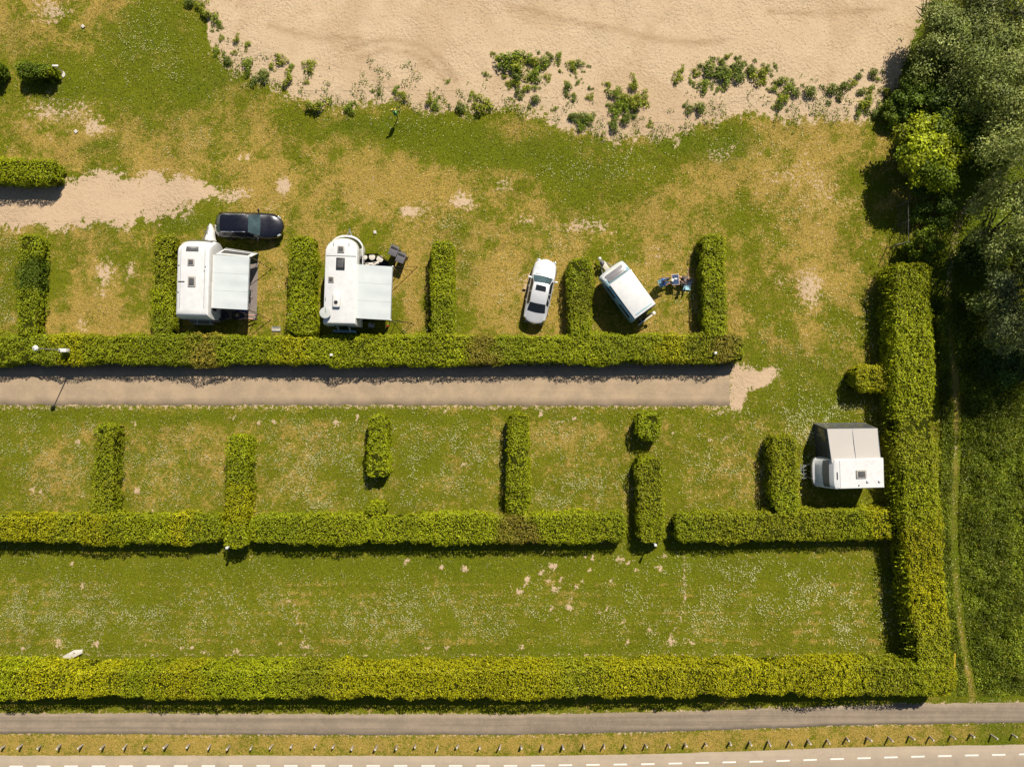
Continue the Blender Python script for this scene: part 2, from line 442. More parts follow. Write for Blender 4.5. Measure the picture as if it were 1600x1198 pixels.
CP_TOP = [(-900, 1114), (0, 1114), (200, 1114), (400, 1115), (800, 1116), (1000, 1113), (1200, 1107), (1300, 1103), (1450, 1099), (1600, 1097), (2500, 1080)]
CP_BOT = [(-900, 1145), (0, 1145), (400, 1147), (800, 1147), (1000, 1143), (1200, 1137), (1300, 1133), (1450, 1130), (1600, 1128), (2500, 1110)]
RD_TOP = [(-900, 1180), (0, 1180), (400, 1180), (800, 1181), (1000, 1178), (1200, 1172), (1300, 1168), (1450, 1165), (1600, 1163), (2500, 1145)]
TR_TOP = [(-900, 286), (110, 286), (130, 276), (250, 272), (290, 275), (320, 290), (334, 300)]
TR_BOT = [(-900, 354), (0, 354), (120, 354), (200, 346), (260, 338), (300, 322), (334, 303)]
fx = lambda tab, u: np.interp(u, *np.array(tab, float).T)

def fields(x, y):
    """bare soil, dryness, lushness, flowers and sand of the ground at world (x, y)"""
    u, v = uv(x, y)
    wu = u + 14 * (fbm(x * .5, y * .5, seed=21) - .5) * 2
    wv = v + 14 * (fbm(x * .5, y * .5, seed=31) - .5) * 2
    n = fbm(x * .28, y * .28, seed=5, octv=5)
    n2 = fbm(x * 1.1, y * 1.1, seed=7, octv=4)
    base = np.where(v < 545, .30, np.where(v < 820, .22, .06)); ka = np.where(v < 560, 1.1, np.where(v < 820, .6, .3))
    base = base + .0 * n
    dry = base + blobs(wu, wv, DRY) + 1.6 * ka * (n - .5) + 1.1 * ka * (n2 - .5) + 1.0 * (fbm(x * 2.6, y * 2.6, seed=15, octv=3) - .5)
    lush = .06 + blobs(wu, wv, LUSH) + .5 * (fbm(x * .4, y * .4, seed=9) - .5)
    inner = sstep(fx(CP_BOT, u) - 2, fx(CP_BOT, u) + 4, v)
    dry = dry + .75 * inner - .5 * np.exp(-np.abs(v - fx(RD_TOP, u)) / 5)
    dry = dry - lush * .75
    bare = .02 + blobs(wu, wv, BARE) + .40 * (n2 - .5) + .10 * (dry - .5) + .2 * (n - .5)
    sd = sand_sd(x, y)
    sand = sstep(-.8, .5, sd)
    bare = np.maximum(bare, sstep(-1.6, .7, sd) * 1.05)
    # dirt track, top left
    tt, tb = fx(TR_TOP, u), fx(TR_BOT, u)
    td = np.minimum(np.minimum(v - tt, tb - v), (338 - u) * .8) / SCALE + 1.8 * (fbm(x * 1.1, y * 1.1, seed=41) - .5) + 1.0 * (fbm(x * 4, y * 4, seed=43) - .5)
    td = np.where(u > 350, -9, td)
    bare = np.maximum(bare, sstep(-.9, .7, td) * 1.05)
    # worn edges of the paved strips
    for c, w_ in ((570, 7), (634, 6)):
        bare = np.maximum(bare, .62 * np.exp(-((v - c) / w_) ** 2) * (u < 1160))
    for tab, s in ((CP_TOP, -1), (CP_BOT, 1)):
        bare = np.maximum(bare, .55 * np.exp(-((v - fx(tab, u)) / 5) ** 2))
    for c in (1022,):
        bare = np.maximum(bare, .42 * np.exp(-((v - c) / 4) ** 2) * (u < 1420) + .2 * (n2 - .5))
    bare = np.maximum(bare, 1.0 * np.exp(-((u - 1150) / 11) ** 4) * sstep(566, 576, v) * sstep(648, 636, v))
    for (mx, my, r_) in MOLE:
        dd = np.hypot(u - mx, v - my) / (r_ * (.75 + .5 * vnoise(x * 2, y * 2, seed=51)))
        bare = np.maximum(bare, .88 * np.exp(-dd ** 2.5))
    for t in TRAIL:
        bare = np.maximum(bare, .62 * np.exp(-(poly_dist(wu * .3 + u * .7, wv * .3 + v * .7, t) / 3.0) ** 2))
    pd = poly_dist(u, v, PATH)
    bare = np.maximum(bare, .36 * np.exp(-(pd / 4.0) ** 2) * (.6 + .8 * n2))
    bare = np.maximum(bare, .45 * np.exp(-(pd / 9.0) ** 2) * (v < 460))
    dry = dry + 1.3 * np.exp(-(pd / 5.0) ** 2)
    for t, w_, a_ in WEAR:
        dry = dry + a_ * np.exp(-(poly_dist(wu * .4 + u * .6, wv * .4 + v * .6, t) / w_) ** 2)
    dry = dry + np.where((v > 866) & (v < 1028), .36 * np.sin(v * .42 + 3 * n) * (n2 + .1), 0)
    tr = np.zeros_like(u)
    for t in SAND_TRACKS:
        tr = np.maximum(tr, np.exp(-(poly_dist(u * .75 + wu * .25, v * .75 + wv * .25, t) / 4.6) ** 2))
    lush = np.where(sd > .3, tr * (.4 + 1.2 * n2), lush)
    flower = np.clip(.07 + blobs(wu, wv, FLOWER), 0, 1.6) * sstep(.30, .66, fbm(x * 1.3, y * 1.3, seed=61, octv=4)) * 1.7
    flower = flower * (bare < .5) * (sand < .1)
    return dict(bare=bare, dry=dry, lush=lush, flower=flower, sand=sand, sd=sd)

def height(x, y, f=None):
    h = .10 * (fbm(x * .2, y * .2, seed=71) - .5) + .03 * (fbm(x * 1.5, y * 1.5, seed=72) - .5)
    u, v = uv(x, y)
    for (mx, my, r_) in MOLE:
        dd = np.hypot(u - mx, v - my) / (r_ * .8)
        h = h + .05 * np.exp(-dd ** 2)
    flat = np.maximum.reduce([sstep(545, 560, v) * sstep(650, 637, v) * sstep(1215, 1160, u), sstep(1085, 1100, v)])
    h = h * (1 - flat)
    m = sand_sd(x, y)
    h = h + .10 * sstep(-.2, 1.2, m) * fbm(x * .6, y * .6, seed=77)
    return h

def axis(lo, hi, step, far):
    a = np.arange(lo, hi + 1e-6, step)
    ext, d, p = [], step * 2, hi
    while p < far:
        p += d; d *= 1.5; ext.append(p)
    e2, d, p = [], step * 2, lo
    while p > -far:
        p -= d; d *= 1.5; e2.append(p)
    return np.concatenate([e2[::-1], a, ext])

def terrain_mat():
    m, nt, b = mat_new("terrain")
    L = nt.links
    A = {k: attr(nt, k).outputs["Fac"] for k in ("bare", "dry", "lush", "sand")}
    n_big = pos_noise(nt, .9, 5, .6)
    n_mid = pos_noise(nt, 3.6, 5, .65)
    n_fine = pos_noise(nt, 9.5, 4, .7)
    n_grain = pos_noise(nt, 15.0, 4, .75)
    # grass
    d = mth(nt, 'ADD', A["dry"], mth(nt, 'MULTIPLY', mth(nt, 'SUBTRACT', n_mid, .5), 2.0))
    d = mth(nt, 'ADD', d, mth(nt, 'MULTIPLY', mth(nt, 'SUBTRACT', n_fine, .5), 2.0))
    d = mth(nt, 'ADD', d, mth(nt, 'MULTIPLY', mth(nt, 'SUBTRACT', n_big, .5), .9))
    df = maprange(nt, d, .05, .95)
    grass = mixc(nt, df, (.126, .140, .006), (.330, .232, .058))
    l2 = mth(nt, 'ADD', A["lush"], mth(nt, 'MULTIPLY', mth(nt, 'SUBTRACT', n_mid, .5), .9))
    lf = maprange(nt, l2, .15, .95, 0, .9)
    grass = mixc(nt, lf, grass, mixc(nt, n_fine, (.056, .092, .004), (.125, .152, .007)))
    grass = mixc(nt, 1.0, grass, mixc(nt, maprange(nt, n_grain, .3, .7), (.42, .45, .42), (1.5, 1.46, 1.35)), 'MULTIPLY')
    # bare soil and sand
    soil = mixc(nt, n_mid, (.42, .30, .19), (.55, .41, .275))
    soil = mixc(nt, maprange(nt, n_grain, .35, .75), soil, (.50, .37, .245))
    sand = mixc(nt, n_big, (.450, .338, .216), (.540, .412, .272))
    sand = mixc(nt, maprange(nt, pos_noise(nt, .16, 4, .6, dist=1.2), .45, .62, 0, .45), sand, (.40, .28, .165))
    pit_shade = maprange(nt, pos_noise(nt, 10.0, 2, .5), .57, .70, 0, .6)  # shade of footprint pits painted as dark specks in the sand colour
    sand = mixc(nt, pit_shade, sand, (.24, .155, .085))
    sand = mixc(nt, mth(nt, 'MULTIPLY', A["lush"], .55, clamp=True), sand, (.29, .195, .105))
    soil = mixc(nt, A["sand"], soil, sand)
    q = mth(nt, 'ADD', A["bare"], mth(nt, 'MULTIPLY', mth(nt, 'SUBTRACT', n_mid, .5), 1.9))
    q = mth(nt, 'ADD', q, mth(nt, 'MULTIPLY', mth(nt, 'SUBTRACT', n_fine, .5), 1.7))
    bf = maprange(nt, q, .50, .66)
    c = mixc(nt, bf, grass, soil)
    L.new(c, b.inputs["Base Color"])
    b.inputs["Roughness"].default_value = .95
    b.inputs["Specular IOR Level"].default_value = .1
    # relief: tufts in grass, scuffed footprints in sand
    foot = pos_noise(nt, 5.0, 3, .6)
    hs = mth(nt, 'ADD', mth(nt, 'MULTIPLY', foot, .10), mth(nt, 'MULTIPLY', pos_noise(nt, 14.0, 3, .6), .028))
    hg = mth(nt, 'ADD', mth(nt, 'MULTIPLY', n_fine, .07), mth(nt, 'MULTIPLY', n_mid, .10))
    mx = nt.nodes.new("ShaderNodeMix"); mx.data_type = 'FLOAT'
    L.new(A["sand"], mx.inputs[0]); L.new(hg, mx.inputs[2]); L.new(hs, mx.inputs[3])
    bp = N(nt, "ShaderNodeBump", Strength=.75, Distance=1.0)
    L.new(maprange(nt, pos_noise(nt, .35, 3, .6), .35, .65, .4, 1.0), bp.inputs['Strength'])
    L.new(mx.outputs[0], bp.inputs["Height"]); L.new(bp.outputs[0], b.inputs["Normal"])
    return m
M['terrain'] = terrain_mat()

def grid_mesh(name, xs, ys, zoff=0.0, keep=None):
    X, Y = np.meshgrid(xs, ys)
    f = fields(X.ravel(), Y.ravel())
    Z = height(X.ravel(), Y.ravel()) + zoff
    V = np.stack([X.ravel(), Y.ravel(), Z], 1)
    nx, ny = len(xs), len(ys)
    i, j = np.meshgrid(np.arange(nx - 1), np.arange(ny - 1))
    a = (j * nx + i).ravel()
    F = np.stack([a, a + 1, a + nx + 1, a + nx], 1)
    if keep is not None:
        kv = keep(X.ravel(), Y.ravel(), f)
        F = F[kv[F].all(1)]
        used = np.unique(F); mp = np.zeros(len(V), int); mp[used] = np.arange(len(used))
        V = V[used]; F = mp[F]; f = {k: v[used] for k, v in f.items()}
    return fast_mesh(name, V, F, attrs={k: f[k] for k in ("bare", "dry", "lush", "sand")}, smooth=True)

ground = add_obj("ground", grid_mesh("ground", axis(-40, 40, .25, 900), axis(-31, 31, .25, 900)), M['terrain'])
tag(ground, "campsite lawn of patchy green and sun-dried grass", "ground", kind="structure")
beach = add_obj("beach", grid_mesh("beach", axis(-24, 32, .25, 500), np.concatenate([np.arange(15, 31, .25), 31 + 4 * 1.35 ** np.arange(14)]), .012, lambda x, y, f: f["sd"] > .6), M['terrain'])
tag(beach, "broad pale sandy beach scuffed with footprints along the top edge", "beach", kind="structure")
track = add_obj("dirt_track", grid_mesh("dirt_track", np.arange(-60, -20.8, .25), np.arange(10.5, 15.2, .25), .006,
        lambda x, y, f: (np.minimum(uv(x, y)[1] - fx(TR_TOP, uv(x, y)[0]), fx(TR_BOT, uv(x, y)[0]) - uv(x, y)[1]) > 7)), M['terrain'])
tag(track, "pale sandy dirt track tapering off into the grass", "track", kind="structure")

def asphalt(name, c1, c2, dust, streak=0.0):
    m, nt, b = mat_new(name)
    n1 = pos_noise(nt, .8, 5, .6); n2 = pos_noise(nt, 30, 3, .6); n3 = pos_noise(nt, 4, 5, .65)
    g = nt.nodes["geo"]
    mp = N(nt, "ShaderNodeMapping"); mp.inputs["Scale"].default_value = (.06, 3.2, 1)
    nt.links.new(g.outputs["Position"], mp.inputs[0])
    st = pos_noise(nt, 1.0, 4, .6, mp.outputs[0])
    c = mixc(nt, maprange(nt, n1, .35, .65), c1, c2)
    c = mixc(nt, maprange(nt, st, .42, .62, 0, streak), c, tuple(x * .62 for x in c1))
    c = mixc(nt, maprange(nt, n3, .52, .70, 0, .6), c, dust)
    vo = nt.nodes.new("ShaderNodeTexVoronoi"); vo.feature = 'DISTANCE_TO_EDGE'; vo.inputs["Scale"].default_value = .32
    wv_ = nt.nodes.new("ShaderNodeVectorMath"); wv_.operation = 'ADD'
    nz = nt.nodes.new("ShaderNodeTexNoise"); nz.inputs["Scale"].default_value = 1.6; nt.links.new(g.outputs["Position"], nz.inputs["Vector"])
    nt.links.new(g.outputs["Position"], wv_.inputs[0]); nt.links.new(nz.outputs[1], wv_.inputs[1]); nt.links.new(wv_.outputs[0], vo.inputs["Vector"])
    c = mixc(nt, maprange(nt, vo.outputs["Distance"], .004, .014, .12, 0), c, tuple(x * .35 for x in c1))
    c = mixc(nt, 1.0, c, mixc(nt, n2, (.78, .78, .78), (1.22, 1.22, 1.22)), 'MULTIPLY')
    nt.links.new(c, b.inputs["Base Color"]); b.inputs["Roughness"].default_value = .92
    bp = N(nt, "ShaderNodeBump", Strength=.4, Distance=.02)
    nt.links.new(n2, bp.inputs["Height"]); nt.links.new(bp.outputs[0], b.inputs["Normal"])
    return m
M['camp_road'] = asphalt("camp_road", (.31, .235, .155), (.385, .285, .185), (.40, .30, .20), .12)
M['cycle_path'] = asphalt("cycle_path", (.225, .178, .130), (.275, .218, .158), (.31, .24, .165), .5)
M['road'] = asphalt("road_asphalt", (.30, .245, .185), (.335, .27, .20), (.32, .26, .19), .12)

def strip(name, us, top, bot, z, mat, edge=0.0, seed=0, rows=5):
    us = np.asarray(us, float)
    T, B = fx(top, us), fx(bot, us)
    T = T + edge * (fbm(us * .11, us * 0, seed=seed) - .5) * 2; B = B + edge * (fbm(us * .11, us * 0, seed=seed + 5) - .5) * 2
    V = []
    for k in range(rows + 1):
        v = T + (B - T) * k / rows
        V.append(np.stack([(us - 800) / SCALE, (599 - v) / SCALE, np.full_like(us, z)], 1))
    # short skirts so that the sheet has real edges
    V.insert(0, V[0] + [0, .04, -z - .06]); V.append(V[-1] + [0, -.04, -z - .06])
    n = len(us); V = np.concatenate(V)
    i, j = np.meshgrid(np.arange(n - 1), np.arange(rows + 2))
    a = (j * n + i).ravel()
    return add_obj(name, fast_mesh(name, V, np.stack([a + n, a + n + 1, a + 1, a], 1)), mat)

camp_road = strip("camp_road", np.arange(-900, 1145, 6), [(0, 571), (1200, 571)], [(-900, 632), (0, 632), (1200, 634)], .016, M['camp_road'], 2.8, 3)
tag(camp_road, "sandy tan camp lane running below the long hedge", "lane", kind="structure")
cpath = strip("cycle_path", np.arange(-900, 2500, 10), CP_TOP, CP_BOT, .016, M['cycle_path'], 1.8, 5)
tag(cpath, "narrow grey-brown asphalt cycle path", "cycle path", kind="structure")
road = strip("road", np.arange(-900, 2500, 20), RD_TOP, [(u, v + 150) for u, v in RD_TOP], .016, M['road'], .8, 8)
tag(road, "pale asphalt road along the bottom edge", "road", kind="structure")
DASH_V = [(-900, 1197), (0, 1196.5), (400, 1195.5), (800, 1195.5), (1000, 1193), (1200, 1188.5), (1300, 1185), (1400, 1182), (1500, 1179.5), (1600, 1177.5), (2500, 1160)]
u0 = -28.0; dash_me = None
for k in range(39):
    ua = u0 + k * 42.9 - (k > 25) * (k - 25) * .8
    va, vb = float(fx(DASH_V, ua)), float(fx(DASH_V, ua + 21))
    p, q = Vector(G(ua, va)).to_3d(), Vector(G(ua + 21, vb)).to_3d()
    if dash_me is None:
        dash_me = MB().box((0, 0, 0), (.95, .11, .006)).mesh("lane_marking", smooth=False)
    o = add_obj("lane_marking", dash_me, M['roadpaint'], road)
    o.location = (p + q) / 2 + Vector((0, 0, .0195))
    o.rotation_euler = (0, 0, math.atan2((q - p).y, (q - p).x))

_lx, _ly = np.arange(-42, 42.01, .2), np.arange(-30, 31.01, .2)
_LX, _LY = np.meshgrid(_lx, _ly)
_LF = {k: v.reshape(_LX.shape) for k, v in fields(_LX.ravel(), _LY.ravel()).items()}
_LF["h"] = height(_LX.ravel(), _LY.ravel()).reshape(_LX.shape)
def look(x, y, keys=("bare", "dry", "lush", "flower", "sand", "sd", "h")):
    gx = np.clip((x + 42) / .2, 0, len(_lx) - 1.001); gy = np.clip((y + 30) / .2, 0, len(_ly) - 1.001)
    i, j = gx.astype(int), gy.astype(int); a, b = gx - i, gy - j
    return {k: _LF[k][j, i] * (1 - a) * (1 - b) + _LF[k][j, i + 1] * a * (1 - b) + _LF[k][j + 1, i] * (1 - a) * b + _LF[k][j + 1, i + 1] * a * b for k in keys}

# ------------------------------------------------------------------ lawn grass and daisies as real blades
def on_paving(u, v):
    return ((v > 568) & (v < 635) & (u < 1147)) | ((v > fx(CP_TOP, u) - 1) & (v < fx(CP_BOT, u) + 1)) | (v > fx(RD_TOP, u) - 1)

def blades(P, h, w, cols, lean):
    n = len(P)
    a = rng.uniform(0, 2 * np.pi, n); b = rng.uniform(0, 2 * np.pi, n)
    s = np.stack([np.cos(a), np.sin(a), np.zeros(n)], 1) * (w / 2)[:, None]
    t = np.stack([np.cos(b) * lean * h, np.sin(b) * lean * h, h], 1)
    V = np.stack([P - s, P + s, P + t], 1).reshape(-1, 3)
    return V, np.arange(3 * n).reshape(-1, 3), np.repeat(cols, 3, 0)

n = 430000
x = rng.uniform(-39, 39, n); y = rng.uniform(-27.5, 29, n)
f = look(x, y); u, v = uv(x, y)
keep = ~on_paving(u, v) & (f["bare"] + .5 * (rng.random(n) - .5) < .42) & (f["sand"] < .3)
x, y, u, v = x[keep], y[keep], u[keep], v[keep]; f = {k: q[keep] for k, q in f.items()}
dr = np.clip(f["dry"] + .5 * rng.normal(size=len(x)) + 1.2 * (fbm(x * 4, y * 4, seed=91) - .5), 0, 1)[:, None]
lu = np.clip(f["lush"] + .3 * rng.normal(size=len(x)), 0, 1)[:, None]
c = (1 - dr) * np.array([.140, .163, .007]) + dr * np.array([.41, .30, .088])
c = c * (1 - .8 * lu) + .8 * lu * np.array([.080, .122, .006])
c = c * np.exp(.4 * rng.normal(size=(len(x), 1)))
hh = rng.uniform(.03, .085, len(x)) * (1 + .6 * np.clip(f["lush"], 0, 1))
V, F, C = blades(np.stack([x, y, f["h"] - .005], 1), hh, rng.uniform(.025, .06, len(x)), c, rng.uniform(.6, 1.5, len(x)))
grass = add_obj("lawn_grass", fast_mesh("lawn_grass", V, F, C), M['blade'])
tag(grass, "short mown grass blades, green to straw yellow, over the whole campsite lawn", "grass", kind="stuff")

n = 1100000
x = rng.uniform(-38, 38, n); y = rng.uniform(-20, 28, n)
f = look(x, y); u, v = uv(x, y)
keep = (rng.random(n) < (f["flower"] * (.35 + .65 * sstep(.3, .8, vnoise(x * 3.1, y * 3.1, seed=67))) * 1.7 + .02) * np.where(v > 600, .21, .15) * (f['bare'] < .45)) & ~on_paving(u, v) & (f['sand'] < .05)
x, y, hz = x[keep], y[keep], f['h'][keep]; n = len(x)
a = rng.uniform(0, np.pi, n); s = rng.uniform(.014, .036, n)
ring = []
for k in range(4):
    t = a + 2 * np.pi * k / 4
    ring.append(np.stack([x + s * np.cos(t), y + s * np.sin(t), hz + .07 + .012 * np.cos(t)], 1))
V = np.stack(ring, 1).reshape(-1, 3)
tag(add_obj("daisies", fast_mesh("daisies", V, np.arange(4 * n).reshape(-1, 4)), M['petal']), "tiny white daisies scattered in drifts over the lawns", "daisies", kind="stuff")
# ================================================================== hedges, shrubs, trees
TINT = {'bright': (.295, .340, .006), 'yellow': (.360, .360, .005), 'mid': (.245, .295, .007), 'dark': (.105, .165, .008), 'brown': (.270, .230, .026), 'olive': (.265, .290, .009)}

def unit(a):
    return a / np.maximum(np.linalg.norm(a, axis=1, keepdims=True), 1e-9)

def leaf_quads(P, Nn, size, cols, spread=.9, elong=1.7, fold=.25, axis_bias=None):
    n = len(P)
    nn = unit(Nn + spread * rng.normal(size=(n, 3)) * .6)
    r = rng.normal(size=(n, 3))
    if axis_bias is not None: r = r * .6 + axis_bias
    a = unit(np.cross(nn, r)); a = np.cross(a, nn) if axis_bias is not None else a
    b = np.cross(nn, a)
    L = (size * rng.uniform(.7, 1.3, n))[:, None]; Wd = L / elong
    V = np.stack([P - a * L / 2, P + b * Wd / 2 + nn * Wd * fold, P + a * L / 2, P - b * Wd / 2 + nn * Wd * fold], 1).reshape(-1, 3)
    return V, np.arange(4 * n).reshape(-1, 4), np.repeat(cols, 4, 0)

def resample(pts, step=.15):
    P = np.array(pts, float); d = np.r_[0, np.cumsum(np.linalg.norm(np.diff(P, axis=0), axis=1))]
    s = np.linspace(0, d[-1], max(3, int(d[-1] / step) + 1))
    return np.stack([np.interp(s, d, P[:, 0]), np.interp(s, d, P[:, 1])], 1), s

def profile(w, h, r=.28):
    pts = [(-w / 2 * .96, .05)]
    r = min(r, w / 2.2, h / 2)
    for cx, a0 in ((-w / 2 + r, 180), (w / 2 - r, 90)):
        for k in range(6):
            t = R(a0 - 90 * k / 5); pts.append((cx + r * math.cos(t), h - r + r * math.sin(t)))
    pts.append((w / 2 * .96, .05))
    P = np.array(pts); d = np.r_[0, np.cumsum(np.linalg.norm(np.diff(P, axis=0), axis=1))]
    tg = np.gradient(P, axis=0); nr = np.stack([-tg[:, 1], tg[:, 0]], 1); nr = unit(nr)
    if nr[len(nr) // 2, 1] < 0: nr = -nr
    return P, d, nr

def hedge(label, px_pts, w, h0, tints=('bright', 'mid', 'bright', 'olive', 'yellow'), seed=0, dens=370, leaf=.098, plant=1.9, rough=1.0, shoots=0):
    """clipped hedge along ground points given in photograph pixels"""
    h = h0; w = w * (1.10 if w < 1.9 else 1.0)
    pts = [G(*p) for p in px_pts]
    C, S = resample(pts)
    L = S[-1]
    tg = unit(np.gradient(C, axis=0)); nl = np.stack([-tg[:, 1], tg[:, 0]], 1)
    cx0, cy0 = C[len(C) // 2]
    root = thing("hedge", label, "hedge", (cx0, cy0, 0), 0, "clipped hedges between the pitches")
    Pp, D, NR = profile(w, h)
    per = D[-1]
    n1 = int(L * per * dens); n2 = int(2 * w * h * dens)
    s = rng.uniform(0, L, n1); t = rng.uniform(0, per, n1)
    pr = np.stack([np.interp(t, D, Pp[:, 0]), np.interp(t, D, Pp[:, 1])], 1)
    nr = unit(np.stack([np.interp(t, D, NR[:, 0]), np.interp(t, D, NR[:, 1])], 1))
    # ends
    s2 = np.where(rng.random(n2) < .5, 0., L); y2 = rng.uniform(-.5, .5, n2) * w; z2 = rng.uniform(.05, 1, n2) * h
    cut = (np.abs(y2) > w / 2 - .2) & (z2 > h - .2); z2 = np.where(cut, z2 - .2, z2)
    s = np.r_[s, s2]; pr = np.r_[pr, np.stack([y2, z2], 1)]
    nend = np.zeros((len(s), 1)); nend[n1:, 0] = np.where(s2 > 0, 1, -1)
    nr = np.r_[nr, np.zeros((n2, 2))]
    along = lambda A: np.stack([np.interp(s, S, A[:, 0]), np.interp(s, S, A[:, 1])], 1)
    c, tt, nn = along(C), along(tg), along(nl)
    # slow swell of the hedge and rounded-off ends
    fat = 1 + .26 * rough * (vnoise(s * .55, s * 0, seed=seed) - .5) * 2 * .6
    tall = 1 + .14 * rough * (vnoise(s * .6, s * 0 + 3, seed=seed + 1) - .5) * 2 * .7
    e = np.minimum(s, L - s); re = min(.55, L / 2)
    endk = np.where(e < re, np.sqrt(np.clip(1 - ((re - e) / re) ** 2 * .62, 0, 1)), 1)
    P = np.zeros((len(s), 3)); Nn = np.zeros((len(s), 3))
    P[:, :2] = c + nn * (pr[:, :1] * (fat * endk)[:, None]); P[:, 2] = pr[:, 1] * tall * (.88 + .12 * endk)
    Nn[:, :2] = nn * nr[:, :1] + tt * nend; Nn[:, 2] = nr[:, 1]
    k = 1.0
    d = .26 * rough * (vnoise(P[:, 0] * 1.7, P[:, 1] * 1.7, P[:, 2] * 1.7, seed + 2) - .5) + .32 * (vnoise(P[:, 0] * 4.6, P[:, 1] * 4.6, P[:, 2] * 4.6, seed + 3) - .5) + .10 * (vnoise(P[:, 0] * 11, P[:, 1] * 11, P[:, 2] * 11, seed + 4) - .5)
    dep = -.16 * rng.random(len(s)) ** 2 + .05 * rng.random(len(s)) ** 4
    P = P + Nn * (d + dep)[:, None]
    P[:, 2] = np.maximum(P[:, 2], .03)
    # plants of different leaf colour side by side
    nb = max(2, int(L / plant) + 1); rr = random.Random(seed * 7 + 1)
    tab = np.array([TINT[rr.choice(tints)] for _ in range(nb + 3)]) * np.array([[rr.uniform(.85, 1.15)] for _ in range(nb + 3)])
    q = (s + .9 * (vnoise(P[:, 0] * 1.3, P[:, 1] * 1.3, P[:, 2] * 1.3, seed + 9) - .5) * 2) / plant + .5
    i0 = np.clip(np.floor(q).astype(int), 0, nb + 1); fr = sstep(.15, .85, np.clip(q - i0, 0, 1))[:, None]
    cc = tab[i0] * (1 - fr) + tab[i0 + 1] * fr
    cc = cc * np.exp(.24 * rng.normal(size=(len(s), 1)))
    br = (rng.random(len(s)) < .04)
    cc[br] = np.array([.17, .115, .03]) * rng.uniform(.5, 1.2, (br.sum(), 1))
    yl = rng.random(len(s)) < .10
    cc[yl] = cc[yl] * np.array([1.45, 1.3, .9])
    V, F, CC = leaf_quads(P - np.array([cx0, cy0, 0]), Nn + [0, 0, .35], np.full(len(s), leaf), cc)
    if shoots:
        m = shoots; ss = rng.uniform(0, L, m); sd = np.where(rng.random(m) < .8, 1, -1)
        c2 = np.stack([np.interp(ss, S, C[:, 0]), np.interp(ss, S, C[:, 1])], 1); n2_ = np.stack([np.interp(ss, S, nl[:, 0]), np.interp(ss, S, nl[:, 1])], 1)
        out = n2_ * SHOOT_SIDE * sd[:, None]
        b0 = np.c_[c2 + out * w * .48, rng.uniform(.3, .95, m) * h]
        ln = rng.uniform(.25, .7, m); dr_ = np.c_[out, rng.uniform(-.1, .7, m)] + .4 * rng.normal(size=(m, 3))
        dr_ = unit(dr_); tq = np.linspace(0, 1, 9)
        PP = (b0[:, None] + dr_[:, None] * (ln[:, None] * tq)[:, :, None] + np.array([0, 0, -.25])[None, None] * (tq ** 2 * ln[:, None])[:, :, None]).reshape(-1, 3)
        v2, f2, c3 = leaf_quads(PP - np.array([cx0, cy0, 0]), rng.normal(size=PP.shape) + [0, 0, 1], np.full(len(PP), .12), np.array(TINT['bright']) * np.exp(.3 * rng.normal(size=(len(PP), 1))), elong=2.2)
        F = np.r_[F, f2 + len(V)]; V = np.r_[V, v2]; CC = np.r_[CC, c3]
    fo = add_obj("foliage", fast_mesh("foliage", V, F, CC), M['leaf'], root)
    fo["kind"] = "stuff"
    # woody inside: one closed mass blocking the sun, its dark tone painting gap shade
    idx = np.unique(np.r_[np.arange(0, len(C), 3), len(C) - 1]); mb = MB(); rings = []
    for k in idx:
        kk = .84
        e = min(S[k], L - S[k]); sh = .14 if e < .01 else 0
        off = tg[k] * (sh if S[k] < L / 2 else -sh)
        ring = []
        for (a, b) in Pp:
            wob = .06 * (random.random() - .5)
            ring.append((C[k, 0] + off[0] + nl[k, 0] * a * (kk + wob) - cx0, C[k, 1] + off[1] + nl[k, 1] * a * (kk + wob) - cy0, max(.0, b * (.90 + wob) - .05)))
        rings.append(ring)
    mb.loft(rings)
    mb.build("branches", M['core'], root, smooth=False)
    return root

SHOOT_SIDE = 1
HB = ('bright', 'bright', 'mid', 'olive', 'bright')
HM = ('bright', 'mid', 'olive', 'bright', 'brown', 'yellow')
HY = ('yellow', 'bright', 'yellow', 'yellow', 'olive', 'bright')
# upper row
hedge("long hedge running the full width above the sandy camp lane", [(-60, 547), (300, 547), (560, 549), (800, 547), (1153, 545)], 2.05, 1.5, HM, 1)
hedge("short dark-green hedge spur at the far left, mottled with yellow, above the long hedge", [(63, 372), (60, 440), (57, 525)], 1.25, 1.35, ('mid', 'bright', 'dark', 'olive', 'dark'), 2)
hedge("hedge spur directly left of the caravan with the flag-like white cover", [(268, 372), (267, 440), (265, 525)], 1.35, 1.4, ('olive', 'mid', 'bright'), 3)
hedge("hedge spur between the two large white caravans with awnings", [(482, 375), (480, 440), (480, 525)], 1.5, 1.5, HB, 4)
hedge("hedge spur right of the two wheelie bins with an empty pitch beyond it", [(694, 384), (694, 440), (694, 528)], 1.5, 1.5, HB, 5)
hedge("hedge spur between the white saloon car and the tilted small caravan", [(904, 409), (904, 460), (904, 526)], 1.55, 1.5, ('bright', 'olive', 'mid', 'bright'), 6)
hedge("hedge spur right of the two seated people at the table", [(1105, 374), (1107, 440), (1110, 528)], 1.55, 1.6, ('bright', 'bright', 'mid'), 7)
hedge("thick dark-edged hedge along the pale dirt track at the upper left", [(-40, 275), (40, 275), (103, 276)], 1.45, 1.5, ('mid', 'olive', 'bright'), 8, dens=380)
hedge("small clipped dark green bush beside the white tap post", [(42, 119), (96, 119)], 1.0, 1.3, ('dark', 'mid'), 9)
hedge("clipped bush cut off by the upper left picture edge", [(-40, 118), (16, 118)], 1.1, 1.4, ('olive', 'brown', 'dark'), 10)
